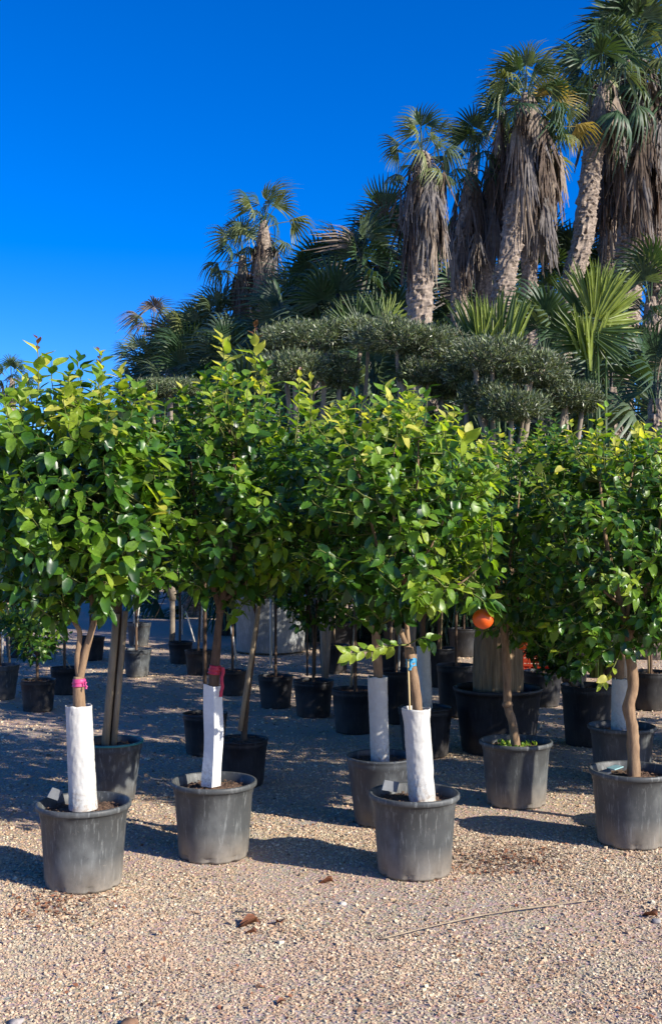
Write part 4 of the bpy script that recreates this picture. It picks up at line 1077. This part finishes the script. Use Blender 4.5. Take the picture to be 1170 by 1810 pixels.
# ------------------------------------------------------------------ cloud-pruned olives
OT = [leaf_template(.1, .1, .26), leaf_template(.25, .15, .24)]
ot = [(np.array([(-.12, .45, .02), (0, 0, 0), (.12, .45, .02), (0, 1, -.06), (0, .5, 0)]), np.array([(1, 4, 0), (1, 2, 4), (4, 3, 0), (4, 2, 3)]))]
def olive(base_px, D, pads, trunks, label, seed, bright=.2):
    rr = np.random.default_rng(seed); base = P(base_px, 960, D); base.z = 0
    t = empty("olive_tree", base, label, "olive tree", "cloud-pruned olive trees with flat grey-green pads")
    heart = Vector((0, 0, .7))
    for (cx, cy, wx, wy, dd) in pads:
        wy *= .95; wx *= .9
        c = P(cx, cy, D + dd) - base; s = D / F; rx, rz_ = wx * s, wy * s; ry = rx * .85
        n = int(3800 + 15000 * rx * ry)
        u = rr.normal(0, 1, (n, 3)); u /= np.linalg.norm(u, axis=1, keepdims=True)
        rad = rr.uniform(.62, 1.0, n) ** .6
        lump = 1 + .24 * np.sin(u[:, 0] * 5 + cx) * np.sin(u[:, 1] * 4 + cy) + .16 * np.sin(u[:, 0] * 11 + cy) * np.cos(u[:, 1] * 8 + cx)
        pos = u * rad[:, None] * lump[:, None] * np.array([rx, ry, rz_]); pos[:, 2] = np.where(pos[:, 2] < 0, pos[:, 2] * .6, pos[:, 2])
        spray = rr.random(n) < .2; pos[spray] *= rr.uniform(1, 1.3, (spray.sum(), 1)); 
        pos += np.array(tuple(c))
        d = u * .7 + rr.normal(0, .5, (n, 3)) + np.array([0, 0, .45]); nn = rr.normal(0, 1, (n, 3)) + u * .8
        mi = rr.choice([0, 1, 2], n, p=[.38 - bright / 2, .62 - bright / 2, bright])
        me = scatter_mesh("foliage_pad", ot, np.zeros(n, int), pos, leaf_frames(d, nn), rr.uniform(.036, .072, n), OLIVE, mi)
        o = link("foliage_pad", me, t); o['kind'] = 'stuff'
        # limb to the pad
        cc = c + Vector((0, 0, -rz_ * .3)); mb = MB()
        pth = smooth_path([heart, heart.lerp(cc, .5) + Vector((.08 * math.sin(cx), .05, -.15)), cc], 5)
        mb.tube(pth, [lerp(.055, .022, i / (len(pth) - 1)) for i in range(len(pth))], 8, True, 0, .3, seed)
        for k in range(7):
            e = c + Vector((math.cos(k * .9) * rx * .6, math.sin(k * .9) * ry * .6, rz_ * .3)); mb.tube([cc, cc.lerp(e, .5) + Vector((0, 0, -.02)), e], [.018, .012, .006], 5)
        link("limb", mb.mesh("limb", M_OLIVETRUNK), t)
    for (pts, r) in trunks:
        pth = smooth_path([Vector((0, 0, 0))] + [P(x, y, D) - base for x, y in pts], 6) if True else None
        mb = MB(); mb.tube(pth, [r * lerp(1.1, .7, i / (len(pth) - 1)) for i in range(len(pth))], 12, True, 0, .35, seed + 1)
        link("trunk", mb.mesh("trunk", M_OLIVETRUNK), t)
olive(575, 12.5, [(552, 600, 92, 30, .2), (500, 612, 45, 26, .4), (520, 655, 62, 32, -.2), (600, 662, 32, 36, 0), (640, 590, 60, 26, .1)], [([(560, 850), (572, 720), (571, 640)], .034), ([(600, 850), (640, 740), (650, 620)], .03)], "cloud-pruned olive with wide flat top pads left of centre", 1, .25)
olive(725, 12.0, [(700, 600, 80, 34, 0), (765, 618, 62, 40, .1), (738, 662, 38, 24, -.1), (782, 688, 34, 22, .1)], [([(735, 850), (715, 700), (702, 640)], .04), ([(740, 850), (752, 730), (765, 630)], .04)], "cloud-pruned olive with pale twin trunks under the tan-skirted palm", 2, .15)
olive(870, 11.5, [(870, 635, 78, 38, 0), (940, 655, 62, 34, .1), (822, 668, 34, 26, .2), (905, 722, 62, 30, -.2), (860, 700, 46, 30, .1)], [([(880, 850), (850, 740), (840, 650)], .04), ([(905, 850), (930, 760), (930, 680)], .04)], "cloud-pruned olive with several stacked pads right of centre", 3, .15)
olive(985, 11.8, [(1000, 702, 62, 27, 0), (1030, 712, 34, 22, .1), (950, 690, 40, 24, .2)], [([(985, 850), (990, 770), (1000, 710)], .04)], "small cloud-pruned olive with the single low round pad furthest right", 4, .15)
olive(305, 17, [(300, 688, 62, 17, 0), (345, 692, 34, 15, .1), (265, 694, 30, 14, .1)], [([(305, 850), (302, 760), (302, 700)], .04)], "distant cloud-pruned olive pad low at the left of the grove", 5, .3)

# ------------------------------------------------------------------ small things on the gravel
def ground_at(px, py):
    D = CAM_H * F / (py - 960); p = P(px, py, D); p.z = float(gz(p.x, p.y)); return p
a = ground_at(672, 1648); b = ground_at(860, 1612); c = ground_at(1036, 1589)
mid = (a + c) / 2
o = empty("long_twig", Vector((mid.x, mid.y, 0)), "long thin brown twig lying across the gravel at lower right", "twig")
mb = MB(); pth = smooth_path([a - Vector((mid.x, mid.y, -.012)), b - Vector((mid.x, mid.y, -.016)), c - Vector((mid.x, mid.y, -.013))], 10)
mb.tube(pth, [.0035 + .001 * math.sin(i) for i in range(len(pth))], 6); link("stem", mb.mesh("stem", M_STAKE), o)
def dry_leaf(px, py, label, s=.06, rz=0, mat=None):
    p = ground_at(px, py); p.z += .008
    v, tt = leaf_template(.3, .5, .6, .04)
    me = mesh_np("dry_leaf", v * s * 2, tt, [mat or M_DRYLEAF]); o = link("dry_leaf", me); o.location = p; o.rotation_euler = (.15, .1, rz)
    return tag(o, label, "dry leaf", "curled brown leaves fallen on the gravel")
dry_leaf(462, 1618, "curled reddish-brown leaf on open gravel below the middle pots", .055, 1.9)
dry_leaf(498, 1622, "smaller brown leaf right beside the curled reddish one", .03, .4)
dry_leaf(455, 1636, "dark brown leaf just below the curled reddish one", .028, 1.2)
dry_leaf(592, 1548, "brown leaf lying left of the blue-taped tree's pot", .04, 1.4)
dry_leaf(120, 1568, "brown leaf against the foot of the leftmost front pot", .05, .3)
dry_leaf(1165, 1618, "dark leaf on gravel at the right edge", .04, .8)
dry_leaf(505, 1758, "small dark leaf low on the gravel in mid photo", .02, 2.2)
a = ground_at(418, 1600); b = ground_at(470, 1612)
o = link("short_twig", None) if False else None
mb = MB(); mb.tube([Vector((0, 0, .012)), (b - a) * .5 + Vector((0, .01, .02)), b - a + Vector((0, 0, .012))], [.003, .003, .002], 5); mb.tube([Vector((0, 0, .012)), Vector((.05, .07, .02))], [.002, .0015], 5)
o = link("short_twig", mb.mesh("short_twig", M_STAKE)); o.location = a; tag(o, "short forked twig beside the curled reddish leaf", "twig")
def stone(px, py, s, label, mat):
    p = ground_at(px, py); rr = random.Random(px); me = sphere_mesh("stone", s, mat, 14, 9)
    for v in me.vertices:
        q = 1 + .45 * noise.noise(v.co * (1.1 / s) + Vector((px, 0, 0))); v.co = v.co * q; v.co.z *= .6
    o = link("stone", me); o.location = p + Vector((0, 0, s * .25)); o.rotation_euler.z = rr.uniform(0, 6)
    return tag(o, label, "stone")
M_STONE2 = plain("pale_stone", (.55, .5, .43), .9, .2, .2, 40); M_STONE3 = plain("grey_stone", (.3, .27, .25), .9, .2, .3, 40)
stone(228, 1797, .030, "brown stone at the bottom edge of the photo", M_STONE)
stone(28, 1792, .026, "grey stone in the bottom left corner", M_STONE3)
stone(606, 1581, .016, "small white stone below the brown leaf by the blue-taped tree", M_STONE2)
stone(1160, 1622, .02, "grey stone by the dark leaf at the right edge", M_STONE3)
# leaf litter: dry bits strewn where the trees drop them
n = 2600
xx = []; yy = []
rl = np.random.default_rng(99)
while len(xx) < n:
    m_ = rl.random()
    if m_ < .35: q = ground_at(float(rl.normal(880, 70)), float(rl.normal(1517, 14)))
    elif m_ < .5: q = ground_at(float(rl.normal(100, 50)), float(rl.normal(1590, 18)))
    else: q = ground_at(float(rl.uniform(0, 1170)), float(rl.uniform(1130, 1800)))
    xx.append(q.x); yy.append(q.y)
xx = np.array(xx); yy = np.array(yy); pos = np.stack([xx, yy, gz(xx, yy) + .008], 1)
d = rl.normal(0, 1, (n, 3)); d[:, 2] *= .25; nn = rl.normal(0, .4, (n, 3)) + np.array([0, 0, 1])
me = scatter_mesh("leaf_litter", LT, rl.integers(0, 3, n), pos, leaf_frames(d, nn), rl.uniform(.008, .028, n), [M_DRYLEAF, M_STONE, DEAD[0]], rl.integers(0, 3, n))
tag(link("leaf_litter", me), "dry brown leaf scraps strewn over the gravel", None, None, "stuff")
# distant low wood along the horizon behind the rows
n = 9000
u = rl.random(n); X = rl.uniform(-45, 45, n); Y = rl.uniform(58, 66, n); top = 2.6 + 1.0 * np.sin(X * .35) + .6 * np.sin(X * 1.3) + .3 * np.sin(X * 3.1)
Z = u * top
d = rl.normal(0, 1, (n, 3)) + np.array([0, 0, .4]); nn = rl.normal(0, 1, (n, 3)) + np.array([0, -.8, .6])
me = scatter_mesh("distant_wood", LT, rl.integers(0, 3, n), np.stack([X, Y, Z], 1), leaf_frames(d, nn), rl.uniform(.5, 1.1, n), [LEAF[0], PALM[0], PALM[1]], rl.integers(0, 3, n))
tag(link("distant_wood", me), "distant low dark green wood along the horizon", None, None, "stuff")
print("objects", len(sc.objects))
